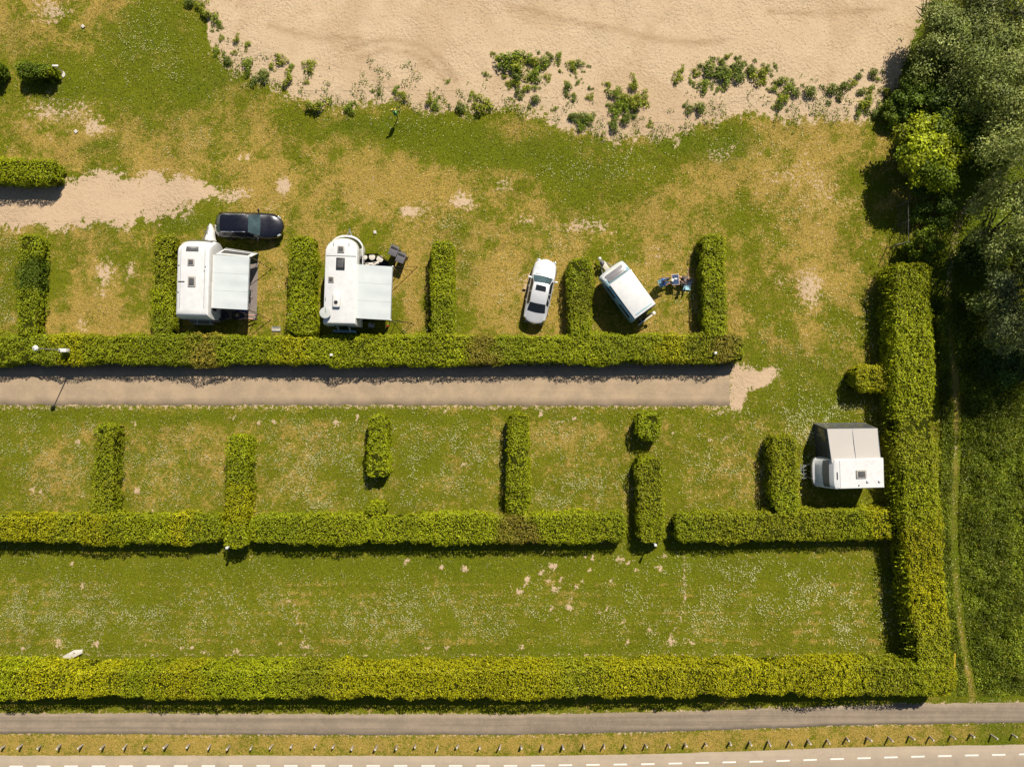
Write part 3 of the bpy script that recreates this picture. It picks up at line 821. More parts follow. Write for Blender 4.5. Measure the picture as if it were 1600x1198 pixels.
# lower row
hedge("left stretch of the lower long hedge, from the picture edge to the footgap", [(-60, 819), (100, 819), (357, 822)], 2.0, 1.5, HM, 11)
hedge("middle-left stretch of the lower long hedge with a trimmed stub on top", [(402, 821), (480, 821), (585, 821)], 1.95, 1.5, ('bright', 'bright', 'mid'), 12)
hedge("brown-mottled stretch of the lower long hedge ending at the gap left of the broad spur", [(580, 821), (700, 820), (860, 820), (972, 818)], 1.95, 1.5, ('bright', 'yellow', 'brown', 'mid', 'bright'), 13)
hedge("right stretch of the lower long hedge below the grey-tented caravan", [(1050, 820), (1200, 817), (1300, 814), (1384, 813)], 1.95, 1.5, ('bright', 'olive', 'yellow', 'mid'), 14)
hedge("first hedge spur from the left on the lower row, dark patch in its middle", [(181, 662), (178, 730), (174, 806)], 1.35, 1.45, ('olive', 'dark', 'mid', 'mid'), 15)
hedge("narrow hedge spur reaching down past the lower long hedge at the white hookup post", [(384, 678), (383, 760), (380, 848)], 1.35, 1.65, ('mid', 'dark', 'bright', 'yellow', 'bright'), 16)
hedge("free-standing hedge block with gap below it, third on the lower row", [(596, 648), (596, 690), (595, 741)], 1.4, 1.45, HB, 17)
hedge("little bright hedge stub rising from the lower long hedge", [(592, 782), (592, 800)], 1.45, 1.2, ('bright', 'yellow'), 18)
hedge("slim hedge spur with a hard black shadow, fourth on the lower row", [(810, 646), (810, 720), (809, 803)], 1.4, 1.5, HB, 19)
hedge("round isolated clipped shrub at the end of the camp lane", [(992, 664), (1027, 664)], 1.85, 1.4, ('bright', 'mid'), 20)
hedge("broad hedge spur below the round shrub, reaching past the lower long hedge", [(1010, 712), (1011, 780), (1013, 840)], 1.8, 1.5, ('bright', 'bright', 'olive'), 21)
hedge("hedge spur just left of the caravan with the grey awning tent", [(1213, 680), (1215, 740), (1217, 800)], 1.75, 1.55, ('bright', 'mid', 'olive'), 22)
# tall boundary hedges
SHOOT_SIDE = -1
hedge("tall yellow-green boundary hedge down the right-hand side", [(1397, 420), (1400, 520), (1402, 620), (1411, 780), (1421, 900), (1434, 1020), (1440, 1066)], 2.55, 2.3, HY, 23, dens=370, leaf=.105, plant=3.5, shoots=420)
SHOOT_SIDE = 1
hedge("stub of hedge sticking out left from the tall boundary hedge", [(1322, 592), (1385, 591)], 1.55, 1.6, ('yellow', 'bright'), 24)
hedge("very long yellow-green hedge parallel to the cycle path", [(-60, 1047), (300, 1048), (800, 1048), (1200, 1044), (1464, 1040)], 1.95, 2.2, HY, 25, dens=370, leaf=.105, plant=3.0)

# ------------------------------------------------------------------ shrubs in the sand
def shrub_mesh(seed, nleaf=460):
    r_ = np.random.default_rng(seed)
    nc = 9; cen = r_.normal(size=(nc, 3)) * [.45, .45, .14] + [0, 0, .38]
    k = r_.integers(0, nc, nleaf)
    dd = unit(r_.normal(size=(nleaf, 3))); dd[:, 2] = np.abs(dd[:, 2]) * .9
    P = cen[k] + dd * (.20 + .22 * r_.random((nleaf, 1)))
    P[:, 2] = np.maximum(P[:, 2] * (1 - .35 * (P[:, 0] ** 2 + P[:, 1] ** 2)), .04)
    c = np.array([[.165, .235, .018], [.135, .185, .030], [.205, .250, .016]][seed % 3]) * np.exp(.35 * r_.normal(size=(nleaf, 1))) * np.where(r_.random((nleaf, 1)) < .3, [[1.5, 1.25, .9]], [[1., 1., 1.]])
    V, F, C = leaf_quads(P, dd + [0, 0, .6], np.full(nleaf, .17), c, elong=1.6)
    st = MB()
    for i in range(nc):
        st.bar((0, 0, -.1), cen[i] * .9, .025, 4, .008)
    return fast_mesh("leaves", V, F, C), st.mesh("stems", smooth=False)
SHRUBS = [shrub_mesh(i) for i in range(6)]
SH = {"in the beach's far-left fringe": [(296, 5, 8), (313, 12, 7), (322, 24, 9), (338, 33, 7), (343, 40, 5), (347, 61, 4), (371, 65, 6), (388, 70, 5), (366, 83, 4), (338, 82, 5), (355, 97, 8), (388, 105, 9), (413, 122, 10), (439, 95, 8), (424, 104, 4), (452, 128, 9), (456, 107, 5), (486, 106, 8), (480, 130, 4), (492, 170, 12), (548, 170, 8)],
      "on the beach edge near the green box": [(583, 143, 4), (592, 146, 4), (619, 142, 5), (630, 152, 7), (672, 160, 8), (681, 164, 7), (720, 172, 9), (755, 168, 13), (740, 150, 5), (700, 128, 3)],
      "in the left-hand sand clump": [(770, 85, 4), (777, 93, 3), (797, 97, 15), (806, 104, 12), (806, 122, 10), (808, 131, 7), (826, 98, 7), (837, 99, 9), (850, 100, 9), (838, 117, 10), (836, 138, 5), (862, 93, 6), (873, 92, 6), (893, 104, 6), (904, 101, 7), (897, 110, 5), (841, 84, 3), (759, 117, 5), (787, 121, 4), (796, 134, 5), (810, 145, 6), (822, 139, 6), (838, 158, 8), (855, 123, 5), (888, 138, 7), (903, 130, 4), (921, 138, 4), (897, 149, 3), (895, 157, 4), (921, 153, 5), (895, 183, 7), (911, 187, 9), (921, 187, 8), (907, 197, 6), (868, 170, 4), (874, 112, 3), (885, 130, 3)],
      "in the middle sand clump": [(951, 133, 5), (960, 147, 10), (975, 152, 7), (990, 137, 9), (987, 165, 11), (975, 170, 10), (1000, 155, 9), (963, 165, 9), (975, 188, 9), (958, 198, 8), (960, 180, 9), (990, 182, 5), (1015, 195, 4)],
      "in the right-hand sand clump": [(1064, 112, 5), (1058, 125, 7), (1086, 115, 6), (1078, 127, 4), (1105, 105, 9), (1105, 118, 9), (1100, 132, 7), (1100, 142, 6), (1126, 98, 6), (1135, 90, 5), (1150, 91, 4), (1123, 118, 11), (1132, 124, 10), (1148, 110, 10), (1150, 120, 9), (1170, 110, 9), (1182, 118, 11), (1197, 108, 7), (1192, 128, 5), (1211, 104, 4), (1220, 128, 8), (1207, 140, 6), (1230, 140, 9), (1240, 145, 8), (1222, 155, 8), (1262, 143, 10), (1218, 165, 6), (1092, 172, 9), (1121, 140, 5), (1084, 135, 3), (1070, 165, 4)],
      "in the clump beside the trees": [(1300, 142, 9), (1316, 140, 11), (1330, 133, 7), (1338, 120, 6), (1362, 114, 9), (1370, 125, 5), (1345, 145, 6), (1360, 140, 6), (1350, 165, 10), (1375, 170, 9), (1385, 145, 8), (1390, 160, 9), (1365, 180, 7), (1340, 178, 6)]}
ORD = ["leftmost", "second", "third", "fourth", "fifth", "sixth", "seventh", "eighth", "ninth", "tenth", "eleventh", "twelfth", "thirteenth", "fourteenth", "fifteenth", "sixteenth", "seventeenth", "eighteenth", "nineteenth", "twentieth"]
for patch, lst in SH.items():
    big = sorted([p for p in lst if p[2] >= 6]); small = sorted([p for p in lst if p[2] < 6])
    for k, (px, py, r_) in enumerate(sorted(lst)):
        x, y = G(px, py); s = r_ / SCALE / .72
        lm, sm = random.choice(SHRUBS)
        if r_ >= 6:
            i = big.index((px, py, r_)); sz = "large" if r_ >= 9 else "mid-sized"
            nm = ORD[i] if i < 20 else "far right"
            lab = f"{nm} bush {'from left ' if 0 < i < 20 else ''}{patch}, {sz}"
            o = thing("beach_shrub", lab, "shrub", (x, y, float(height(np.array([x]), np.array([y]))[0])), random.uniform(0, 6.28), "bushes growing on the beach")
        else:
            o = thing("beach_plant", f"tiny green tuft {patch}, {ORD[small.index((px, py, r_))]} from left", "plant", (x, y, float(height(np.array([x]), np.array([y]))[0])), random.uniform(0, 6.28), f"tufts {patch}")
        o.scale = (s * random.uniform(.8, 1.25), s * random.uniform(.8, 1.25), min(s, .95) * (1.0 if r_ >= 6 else .8))
        add_obj("leaves", lm, M['leaf'], o)["kind"] = "stuff"; add_obj("stems", sm, M['bark'], o)

# weedy edge between grass and sand, too small to count
n = 60000
x = rng.uniform(-24, 28, n); y = rng.uniform(16, 28, n); f = look(x, y)
cl = fbm(x * 1.6, y * 1.6, seed=111, octv=3)
keep = (f["sd"] > -.9) & (f["sd"] < 2.4) & (cl + .22 * np.exp(-np.abs(f["sd"]) / .5) > .655)
x, y = x[keep], y[keep]; n = len(x)
P = np.stack([x, y, look(x, y)['h'] + rng.uniform(.02, .16, n)], 1)
V, F, C = leaf_quads(P, np.tile([0, 0, 1.], (n, 1)), np.full(n, .10), np.array([.12, .175, .016]) * np.exp(.35 * rng.normal(size=(n, 1))))
tag(add_obj("weeds", fast_mesh("weeds", V, F, C), M['leaf']), "sparse green weeds fringing the edge between lawn and sand", "weeds", kind="stuff")

# ------------------------------------------------------------------ trees
def tree(name, label, px, py, zc, rx, rz, tint, nclump=46, per=420, leaf=.20, elong=2.6, seed=0, tint2=None, trunk=.16, droop=.0, cat="tree"):
    r_ = np.random.default_rng(seed)
    w = W(px, py, zc)
    root = thing(name, label, cat, (w.x, w.y, 0), 0, "trees and bushes at the right-hand edge")
    d = unit(r_.normal(size=(nclump, 3))); d[:, 2] = np.where(d[:, 2] < -.35, -d[:, 2], d[:, 2])
    rad = (.55 + .45 * r_.random((nclump, 1)) ** .6) * (.85 + .35 * r_.random((nclump, 1)))
    cen = d * rad * [rx, rx, rz] * .82 + [0, 0, zc]
    cs = rx * r_.uniform(.20, .34, nclump)
    k = np.repeat(np.arange(nclump), per); n = len(k)
    dd = unit(r_.normal(size=(n, 3)) + d[k] * .5 + [0, 0, .35])
    P = cen[k] + dd * (cs[k] * (.45 + .6 * r_.random(n) ** .7))[:, None] * [1, 1, .75]
    P[:, :2] += (d[k, :2] * (r_.random((n, 1)) ** 3) * cs[k][:, None] * .8)
    P[:, 2] -= droop * r_.random(n) ** 2 * cs[k]
    P[:, 2] = np.maximum(P[:, 2], .08)
    ct = np.array(tint) * np.exp(.22 * r_.normal(size=(nclump, 1)))
    if tint2 is not None:
        mk = r_.random(nclump) < .35; ct[mk] = np.array(tint2) * np.exp(.15 * r_.normal(size=(mk.sum(), 1)))
    c = ct[k] * np.exp(.28 * r_.normal(size=(n, 1)))
    V, F, C = leaf_quads(P, dd + [0, 0, .5], np.full(n, leaf), c, elong=elong, axis_bias=dd * .8 + [0, 0, -droop])
    add_obj("crown", fast_mesh("crown", V, F, C), M['leaf'], root)["kind"] = "stuff"
    tr = MB(); tr.bar((0, 0, -.2), (rx * .05, 0, zc * .55), trunk, 9, trunk * .7)
    tr.build("trunk", M['bark'], root)
    for i in range(min(9, nclump)):
        lb = MB(); p0 = Vector((rx * .05, 0, zc * (.35 + .2 * random.random()))); p1 = Vector(cen[i * (nclump // 9)])
        md = (p0 + p1) / 2 + Vector((0, 0, .12 * rx))
        lb.bar(p0, md, trunk * .5, 6, trunk * .3); lb.bar(md, p1, trunk * .3, 6, trunk * .1)
        lb.build("limb", M['bark'], root)
    return root
WIL, WIL2 = (.205, .245, .055), (.315, .350, .100)
tree("willow_tree", "large grey-green willow overhanging the beach corner", 1512, 62, 2.4, 3.6, 1.6, WIL, 64, 420, seed=1, tint2=WIL2, droop=.3)
tree("willow_tree", "grey-green willow at the upper right edge with pale leaf sprays", 1592, 150, 3.8, 4.0, 2.4, WIL, 60, 420, seed=2, tint2=WIL2, droop=.3)
tree("willow_tree", "sunlit pale willow in the very corner above the others", 1590, 0, 3.0, 3.6, 1.8, (.17, .185, .07), 44, 380, seed=3, tint2=WIL2)
tree("willow_tree", "pale-topped willow right of the shaded footpath", 1582, 350, 4.6, 2.6, 2.6, WIL2, 36, 400, seed=4, tint2=WIL, droop=.3)
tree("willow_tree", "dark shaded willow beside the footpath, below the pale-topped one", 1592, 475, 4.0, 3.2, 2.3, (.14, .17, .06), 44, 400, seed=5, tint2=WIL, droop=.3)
tree("willow_tree", "tall willow mostly cut off by the right picture edge", 1680, 250, 7.0, 4.8, 4.0, WIL, 50, 300, seed=6, tint2=WIL2)
tree("willow_tree", "high willow out at the right edge shading the path", 1690, 430, 6.5, 4.4, 3.6, WIL, 46, 300, seed=16)
tree("broadleaf_bush", "vivid yellow-green round tree between lawn and willows", 1455, 238, 2.2, 2.3, 1.5, (.300, .350, .009), 70, 300, leaf=.19, elong=1.6, seed=7, tint2=(.15, .21, .010), trunk=.10)
tree("broadleaf_bush", "dark green undergrowth bush between willow and vivid tree", 1500, 185, 1.9, 2.6, 1.4, (.085, .135, .014), 34, 300, leaf=.17, elong=1.6, seed=8, trunk=.07)
tree("broadleaf_bush", "green bush at the sand's corner below the big willow", 1425, 150, .9, 1.5, .8, (.12, .185, .014), 26, 260, leaf=.15, elong=1.6, seed=9, trunk=.05)
tree("broadleaf_bush", "low green bush at the edge of the dry grass by the trees", 1398, 172, .6, 1.1, .5, (.16, .22, .014), 20, 220, leaf=.14, elong=1.6, seed=10, trunk=.04)
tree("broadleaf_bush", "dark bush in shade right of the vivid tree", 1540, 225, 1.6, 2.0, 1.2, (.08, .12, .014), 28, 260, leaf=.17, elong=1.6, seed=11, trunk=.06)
tree("bramble", "bright bramble at the top end of the tall boundary hedge", 1440, 385, .9, 1.25, .75, (.19, .25, .011), 24, 260, leaf=.14, elong=1.5, seed=12, trunk=.04, cat="bush")
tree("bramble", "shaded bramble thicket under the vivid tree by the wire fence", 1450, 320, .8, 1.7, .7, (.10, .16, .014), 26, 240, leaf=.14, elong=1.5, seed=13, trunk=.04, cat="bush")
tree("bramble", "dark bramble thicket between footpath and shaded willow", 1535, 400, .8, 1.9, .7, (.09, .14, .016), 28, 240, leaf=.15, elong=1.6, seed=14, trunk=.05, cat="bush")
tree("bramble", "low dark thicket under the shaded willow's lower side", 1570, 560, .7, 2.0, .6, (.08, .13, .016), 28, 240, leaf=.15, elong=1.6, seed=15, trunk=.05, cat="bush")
twig = thing("bare_branch", "bare forked dead branches sticking out over the sand by the willow", "branch", W(1441, 26))
for a, b in (((0, 0, 0), (.15, 1.3, .5)), ((0, 0, 0), (-.25, .9, .6)), ((0, 0, 0), (.7, .8, .5)), ((.7, .8, .5), (1.3, 1.3, .8)), ((.1, .7, .3), (-.2, 1.4, .9))):
    MB().bar(a, b, .045, 6, .015).build("twig", M['bark'], twig)

# tall meadow right of the footpath and green verge beside the tall hedge
n = 150000
x = rng.uniform(29.5, 42, n); y = rng.uniform(-23.2, 6, n); u, v = uv(x, y)
pu = np.interp(v, [p[1] for p in PATH], [p[0] for p in PATH])
hm = fbm(x * .9, y * .9, seed=131, octv=3)
keep = (u > pu + 9) | ((u > pu - 24) & (u < pu - 5) & (u > 1462 + .03 * (v - 600)))
keep &= v < fx(CP_TOP, u) - 12
x, y, u, v, pu, hm = [q[keep] for q in (x, y, u, v, pu, hm)]; n = len(x)
tall = np.where(u > pu, np.clip((u - pu - 6) / 30, .25, 1), .45) * np.clip((fx(CP_TOP, u) - v - 8) / 40, .2, 1)
hgt = tall * np.clip(.2 + 1.5 * (hm - .3) + .5 * (fbm(x * 3, y * 3, seed=137) - .5), .05, 1.2)
P = np.stack([x, y, hgt * rng.uniform(.35, 1.0, n)], 1)
c = np.array([.160, .200, .014]) * np.exp(.34 * rng.normal(size=(n, 1))) * np.exp(1.7 * (fbm(x * .9, y * .9, seed=133) - .5))[:, None]
yl = rng.random(n) < .05 * (hm > .5); c[yl] = [.30, .26, .012]
V, F, C = leaf_quads(P, np.tile([0, 0, .8], (n, 1)), np.full(n, .15), c, elong=2.6, spread=1.3)
tag(add_obj("meadow", fast_mesh("meadow", V, F, C), M['leaf']), "tall dark green meadow growth right of the trodden footpath", "meadow", kind="stuff")
# ================================================================== vehicles
class Shell:
    """body lofted from outlines at rising heights: sections (z, x_rear, x_front, half_width, bulge)"""
    def __init__(self, secs, na=10, pw=.62):
        self.s = secs; self.na = na; self.pw = pw
    def ring(self, z):
        S = self.s
        zs = [q[0] for q in S]
        xr, xf, hw, bu = [float(np.interp(z, zs, [q[k] for q in S])) for k in (1, 2, 3, 4)]
        pts = [(xr, -hw)]
        for k in range(self.na + 1):
            t = -math.pi / 2 + math.pi * k / self.na
            c, s = math.cos(t), math.sin(t)
            pts.append((xf - bu + bu * abs(c) ** self.pw, hw * math.copysign(abs(s) ** self.pw, s)))
        pts.append((xr, hw))
        return [Vector((a, b, z)) for a, b in pts]
    def body(self, name, mat, parent, bevel=.0):
        rings = [self.ring(q[0]) for q in self.s]
        return MB().loft(rings).build(name, mat, parent, bevel, 2, True, 30)
    def pt(self, z, i, off=0.0):
        r = self.ring(z); n = len(r)
        i0 = int(math.floor(i)) % n; f = i - math.floor(i)
        p = r[i0].lerp(r[(i0 + 1) % n], f)
        if off:
            r2 = self.ring(z + .02 if z + .02 <= self.s[-1][0] else z - .02)
            p2 = r2[i0].lerp(r2[(i0 + 1) % n], f)
            up = (p2 - p) if z + .02 <= self.s[-1][0] else (p - p2)
            t = r[(i0 + 1) % n] - r[i0]
            p = p + t.cross(up).normalized() * off
        return p
    def patch(self, name, mat, parent, z0, z1, i0, i1, off=.012, nu=8, nv=4):
        V = []; F = []
        for s, o in ((0, off), (1, -.02)):
            for b in range(nv + 1):
                for a in range(nu + 1):
                    V.append(self.pt(z0 + (z1 - z0) * b / nv, i0 + (i1 - i0) * a / nu, o))
        st = (nu + 1) * (nv + 1); ix = lambda s, a, b: s * st + b * (nu + 1) + a
        for b in range(nv):
            for a in range(nu):
                F.append((ix(0, a, b), ix(0, a + 1, b), ix(0, a + 1, b + 1), ix(0, a, b + 1)))
        for a in range(nu):
            F.append((ix(1, a, 0), ix(1, a + 1, 0), ix(0, a + 1, 0), ix(0, a, 0))); F.append((ix(0, a, nv), ix(0, a + 1, nv), ix(1, a + 1, nv), ix(1, a, nv)))
        for b in range(nv):
            F.append((ix(0, 0, b), ix(0, 0, b + 1), ix(1, 0, b + 1), ix(1, 0, b))); F.append((ix(0, nu, b + 1), ix(0, nu, b), ix(1, nu, b), ix(1, nu, b + 1)))
        return MB().add(V, F).build(name, mat, parent, 0, 2, True, 50)

def wheel(parent, c, r=.31, w=.19):
    Mx = Matrix.Translation(c) @ Matrix.Rotation(math.pi / 2, 4, 'X')
    t = MB().lathe([(r * .55, -w / 2), (r * .9, -w / 2), (r, -w * .3), (r, w * .3), (r * .9, w / 2), (r * .55, w / 2)], 22, Mx).build("wheel", M['rubber'], parent)
    MB().lathe([(r * .05, -w * .52), (r * .6, -w * .46), (r * .6, w * .46), (r * .05, w * .52)], 18, Mx).build("rim", M['alu'], t)
    return t

def hatch(parent, x, y, z, sx, sy, frame=None, pane=None, name="roof_hatch", clips=False):
    f = MB()
    f.box((x, y, z + .03), (sx, sy, .07))
    o = f.build(name, frame or M['beige_frame'], parent, .015)
    box("pane", (x, y, z + .075), (sx * .68, sy * .68, .035), pane or M['acrylic'], o, .01)
    if clips:
        for i in range(4):
            box("clip", (x - sx * .42 + sx * .28 * i, y + sy * .44, z + .07), (.035, .03, .03), M['white_dull'], o)
    return o

def drawbar(parent, x0, x1, z=.42, hw=.55):
    d = MB().bar((x0, -hw, z), (x1, 0, z), .035).bar((x0, hw, z), (x1, 0, z), .035).build("drawbar", M['steel'], parent)
    MB().bar((x1 - .02, 0, z), (x1 + .18, 0, z + .03), .045).build("coupling", M['steel'], d)
    j = MB().bar((x1 - .25, .08, z + .35), (x1 - .25, .08, .12), .028)
    j.build("jockey_wheel", M['steel'], d)
    return d

# ---- caravan one: white, hitch cover like a flag, roll-out awning
c0 = W(311, 437, 1.6); A1 = R(90 - 1.6)
cv = thing("caravan", "white caravan with white cover on its hitch, awning beside the black estate car", "caravan", (c0.x, c0.y, 0), A1)
SH1 = Shell([(.42, -2.62, 2.55, 1.10, .25), (.9, -2.72, 2.78, 1.14, .35), (1.5, -2.74, 2.76, 1.14, .40), (2.0, -2.70, 2.55, 1.13, .45), (2.35, -2.62, 2.30, 1.11, .45), (2.52, -2.52, 2.18, 1.06, .45), (2.60, -2.38, 2.02, .96, .42), (2.63, -2.15, 1.8, .78, .40)])
SH1.body("body", M['white'], cv)
SH1.patch("front_window", M['acrylic'], cv, 1.45, 1.95, 3.4, 8.6)
SH1.patch("side_window", M['glass'], cv, 1.35, 1.9, .12, .32)
SH1.patch("side_window", M['glass'], cv, 1.35, 1.9, .62, .85)
SH1.patch("side_window", M['glass'], cv, 1.35, 1.9, 11.2, 11.5)
SH1.patch("door", M['white_dull'], cv, .5, 2.2, .38, .52)
MB().box((1.92, .05, 2.60), (.34, .85, .05), M=Matrix.Rotation(R(16), 4, 'Y')).build("panorama_window", M['acrylic'], cv, .02)
hatch(cv, 1.02, .10, 2.62, .46, .46); hatch(cv, -.28, .02, 2.62, .72, .52, clips=True)
box("roof_strip", (-.30, .72, 2.635), (.07, .42, .03), M['black'], cv)
for (x, y) in ((.75, -.85), (.45, -.80), (.80, .92), (-1.0, .93)):
    MB().lathe([(.06, 0), (.06, .05), (.03, .09)], 10, Matrix.Translation((x, y, 2.57))).build("vent_cap", M['trim'], cv)
for s in (-1, 1):
    wheel(cv, (-.25, s * 1.0, .31)); box("tail_light", (-2.73, s * .95, 1.0), (.05, .12, .45), M['lamp_red'], cv, .01)
for y in (-.82, .80): box("roof_seam", (-.1, y, 2.628), (4.0, .025, .012), M['trim'], cv)
box("bumper", (-2.76, 0, .55), (.12, 2.1, .2), M['trim'], cv, .03)
drawbar(cv, 2.5, 3.75)
rk = MB().bar((-2.72, -.6, 1.05), (-3.05, -.6, 1.0), .02).bar((-2.72, .3, 1.05), (-3.05, .3, 1.0), .02).bar((-3.02, -.85, 1.0), (-3.02, .6, 1.0), .025).bar((-2.95, -.85, 1.02), (-2.95, .6, 1.02), .02)
rk.build("rear_rack", M['alu'], cv)
pq = W(326, 363, .8)
hc = thing("hitch_cover", "wrinkled white cloth cover over the caravan hitch, printed with dark squiggles", "cover", (pq.x, pq.y, 0), A1)
rings = []
for k in range(9):
    t = k / 8; w_ = .34 * (1 - t) ** .7 + .06; z_ = .95 - .35 * t
    rings.append([Vector((-.55 + 1.2 * t, w_ * math.cos(a) + .03 * math.sin(9 * t), .35 + (z_ - .35) * max(0, math.sin(a)) + .02 * math.sin(7 * a + 11 * t))) for a in np.linspace(0, math.pi, 11)])
MB().loft(rings, closed=True).build("cloth", M['white'], hc, 0, 2, True, 60)
for i, (x, y) in enumerate(((-.1, .05), (.1, -.04), (.3, .03))):
    box("print_mark", (x, y, .955 - .35 * ((x + .55) / 1.2) + .012), (.10, .03, .01), M['jeans'], hc, rz=.7 * i)

def canopy(parent, corners, mat, sag=.05, name="canopy", valance=.16):
    A, B, C, D = [W(*c) for c in corners]
    def fn(u, v):
        p = A.lerp(B, u).lerp(D.lerp(C, u), v)
        p.z -= sag * math.sin(math.pi * u) * (1 + .4 * math.sin(math.pi * 4 * v)); p.z += .012 * math.sin(v * 31) * u
        return p - parent.location
    o = MB().sheet(fn, 14, 20, .012).build(name, mat, parent, 0, 2, True, 60)
    V = MB().sheet(lambda u, v: B.lerp(C, u) + Vector((.015 * math.sin(u * 40), 0, -valance * v)) - parent.location, 16, 1, .006)
    V.build("valance", mat, o)
    for t_ in (.33, .66):
        MB().tube([Vector(fn(k / 8, t_)) + Vector((0, 0, .004)) for k in range(9)], .010, 4).build("seam", mat, o)
    # housing along the caravan wall and the front rail
    MB().bar(A - parent.location, D - parent.location, .05, 8).build("roller_case", M['white_dull'], parent)
    MB().bar(B - parent.location, C - parent.location, .028, 8).build("front_rail", M['alu'], parent)
    return A, B, C, D

def guy(parent, a, b):
    MB().bar(a - parent.location, b - parent.location, .02, 4).build("guy_rope", M['rope'], parent)
    MB().bar(b - parent.location + Vector((0, 0, .12)), b - parent.location - Vector((0, 0, .1)), .014, 5).build("peg", M['black'], parent)

aw = thing("awning", "pale roll-out awning on the caravan beside the black car, with open side panel", "awning", W(360, 440))
A, B, C, D = canopy(aw, [(334, 398, 2.42), (390, 401, 2.08), (387, 484, 2.08), (331, 481, 2.42)], M['canvas'])
for p in (B, C):
    MB().bar(Vector((p.x, p.y, 0)) - aw.location, p - aw.location, .022, 7).build("pole", M['alu'], aw)
# slanted side panel with a grey window
P1, P2, P3, P4 = W(337, 397, 2.36), W(391, 401.5, 2.06), W(404, 395.5, 1.15), W(353, 387.5, 1.35)
pan = MB().sheet(lambda u, v: P1.lerp(P2, u).lerp(P4.lerp(P3, u), v) - aw.location, 10, 5, .012).build("side_panel", M['white'], aw)
MB().sheet(lambda u, v: P1.lerp(P2, .08 + u * .8).lerp(P4.lerp(P3, .04 + u * .8), .22 + v * .48) + Vector((0, .004, .014)) - aw.location, 8, 3, .01).build("panel_window", M['acrylic'], pan)
MB().sheet(lambda u, v: P1.lerp(P2, .06 + u * .9).lerp(P4.lerp(P3, .02 + u * .95), .84 + v * .07) + Vector((0, .004, .014)) - aw.location, 8, 1, .01).build("panel_seam", M['black'], pan)
T1, T2, T3 = W(391, 402, 2.05), W(404, 396, 1.1), W(402, 411, .35)
MB().sheet(lambda u, v: T1.lerp(T2, u).lerp(W(390, 413, .4).lerp(T3, u), v) + Vector((0, -.01, -.02)) - aw.location, 4, 4, .012).build("corner_flap", M['greentarp'], aw)
for a, b in ((C, W(423, 500)), (C, W(386, 516)), (B, W(403, 409)), (B, W(424, 421)), (W(424, 500, .02), W(402, 514))):
    guy(aw, a, b)
gs = thing("groundsheet", "taupe groundsheet laid beneath the pale awning", "groundsheet", W(370, 450))
q = [W(338, 402), W(404, 400), W(401, 499), W(337, 498)]
MB().sheet(lambda u, v: q[0].lerp(q[1], u).lerp(q[3].lerp(q[2], u), v) + Vector((0, 0, .07 + .006 * math.sin(9 * u + 7 * v))) - gs.location, 10, 14, .03).build("sheet", M['carpet'], gs)
for k in range(4):
    a, b = q[k].copy(), q[(k + 1) % 4].copy(); a.z = b.z = .072
    MB().bar(a - gs.location, b - gs.location, .012, 4).build("hem", M['trim'], gs)

def folding_table(label, loc, rz, sx, sy, h, top, rim, legs):
    t = thing("folding_table", label, "table", loc, rz)
    MB().box((0, 0, h), (sx, sy, .03)).build("rim", rim, t, .012)
    MB().box((0, 0, h + .017), (sx - .07, sy - .07, .01)).build("top", top, t)
    for a in (-1, 1):
        for b in (-1, 1):
            MB().bar((a * (sx / 2 - .05), b * (sy / 2 - .05), h), (a * (sx / 2 - .05), b * (sy / 2 - .12), 0), .012).build("leg", legs, t)
    return t
folding_table("long grey folding table peeking out from the pale awning's edge", W(382, 443, 0) + Vector((0, 0, .07)), R(1), 1.05, 1.25, .72, M['trim'], M['alu'], M['alu'])

def camp_chair(label, loc, rz, fabric, frame, back=.5):
    c = thing("camping_chair", label, "chair", loc, rz)
    MB().sheet(lambda u, v: Vector((-.24 + .5 * u, -.25 + .5 * v, .43 + .05 * u - .04 * math.sin(math.pi * u) * math.sin(math.pi * v))), 6, 6, .015).build("seat", fabric, c)
    MB().sheet(lambda u, v: Vector((-.25 - .16 * u, -.25 + .5 * v, .46 + back * u - .0)) + Vector((-.04 * math.sin(math.pi * v), 0, 0)), 6, 6, .015).build("backrest", fabric, c)
    for s in (-1, 1):
        MB().bar((.26, s * .27, 0), (-.2, s * .27, .62), .013).build("leg", frame, c)
        MB().bar((-.26, s * .27, 0), (.24, s * .27, .5), .013).build("leg", frame, c)
        MB().bar((-.25, s * .265, .45), (-.42, s * .265, .5 + back), .013).build("back_tube", frame, c)
        MB().box((0, s * .29, .64), (.5, .06, .025)).build("armrest", M['black'], c, .008)
    return c
camp_chair("dark green camping chair at the awning's outer edge", W(390, 460) + Vector((0, 0, .07)), R(180), M['greentarp'], M['black'])
camp_chair("black camping chair in shade beside the caravan's rear", W(356, 494) + Vector((0, 0, .07)), R(30), M['mesh_dark'], M['steel'])
pb = thing("storage_crate", "blue plastic crate in the shade under the awning edge", "crate", W(378, 487) + Vector((0, 0, .075)))
MB().box((0, 0, .03), (.62, .42, .06)).build("base", M['blue'], pb)
for s in (-1, 1):
    MB().box((0, s * .2, .19), (.62, .02, .28)).build("side", M['blue'], pb, .008); MB().box((s * .3, 0, .19), (.02, .38, .28)).build("end", M['blue'], pb, .008)

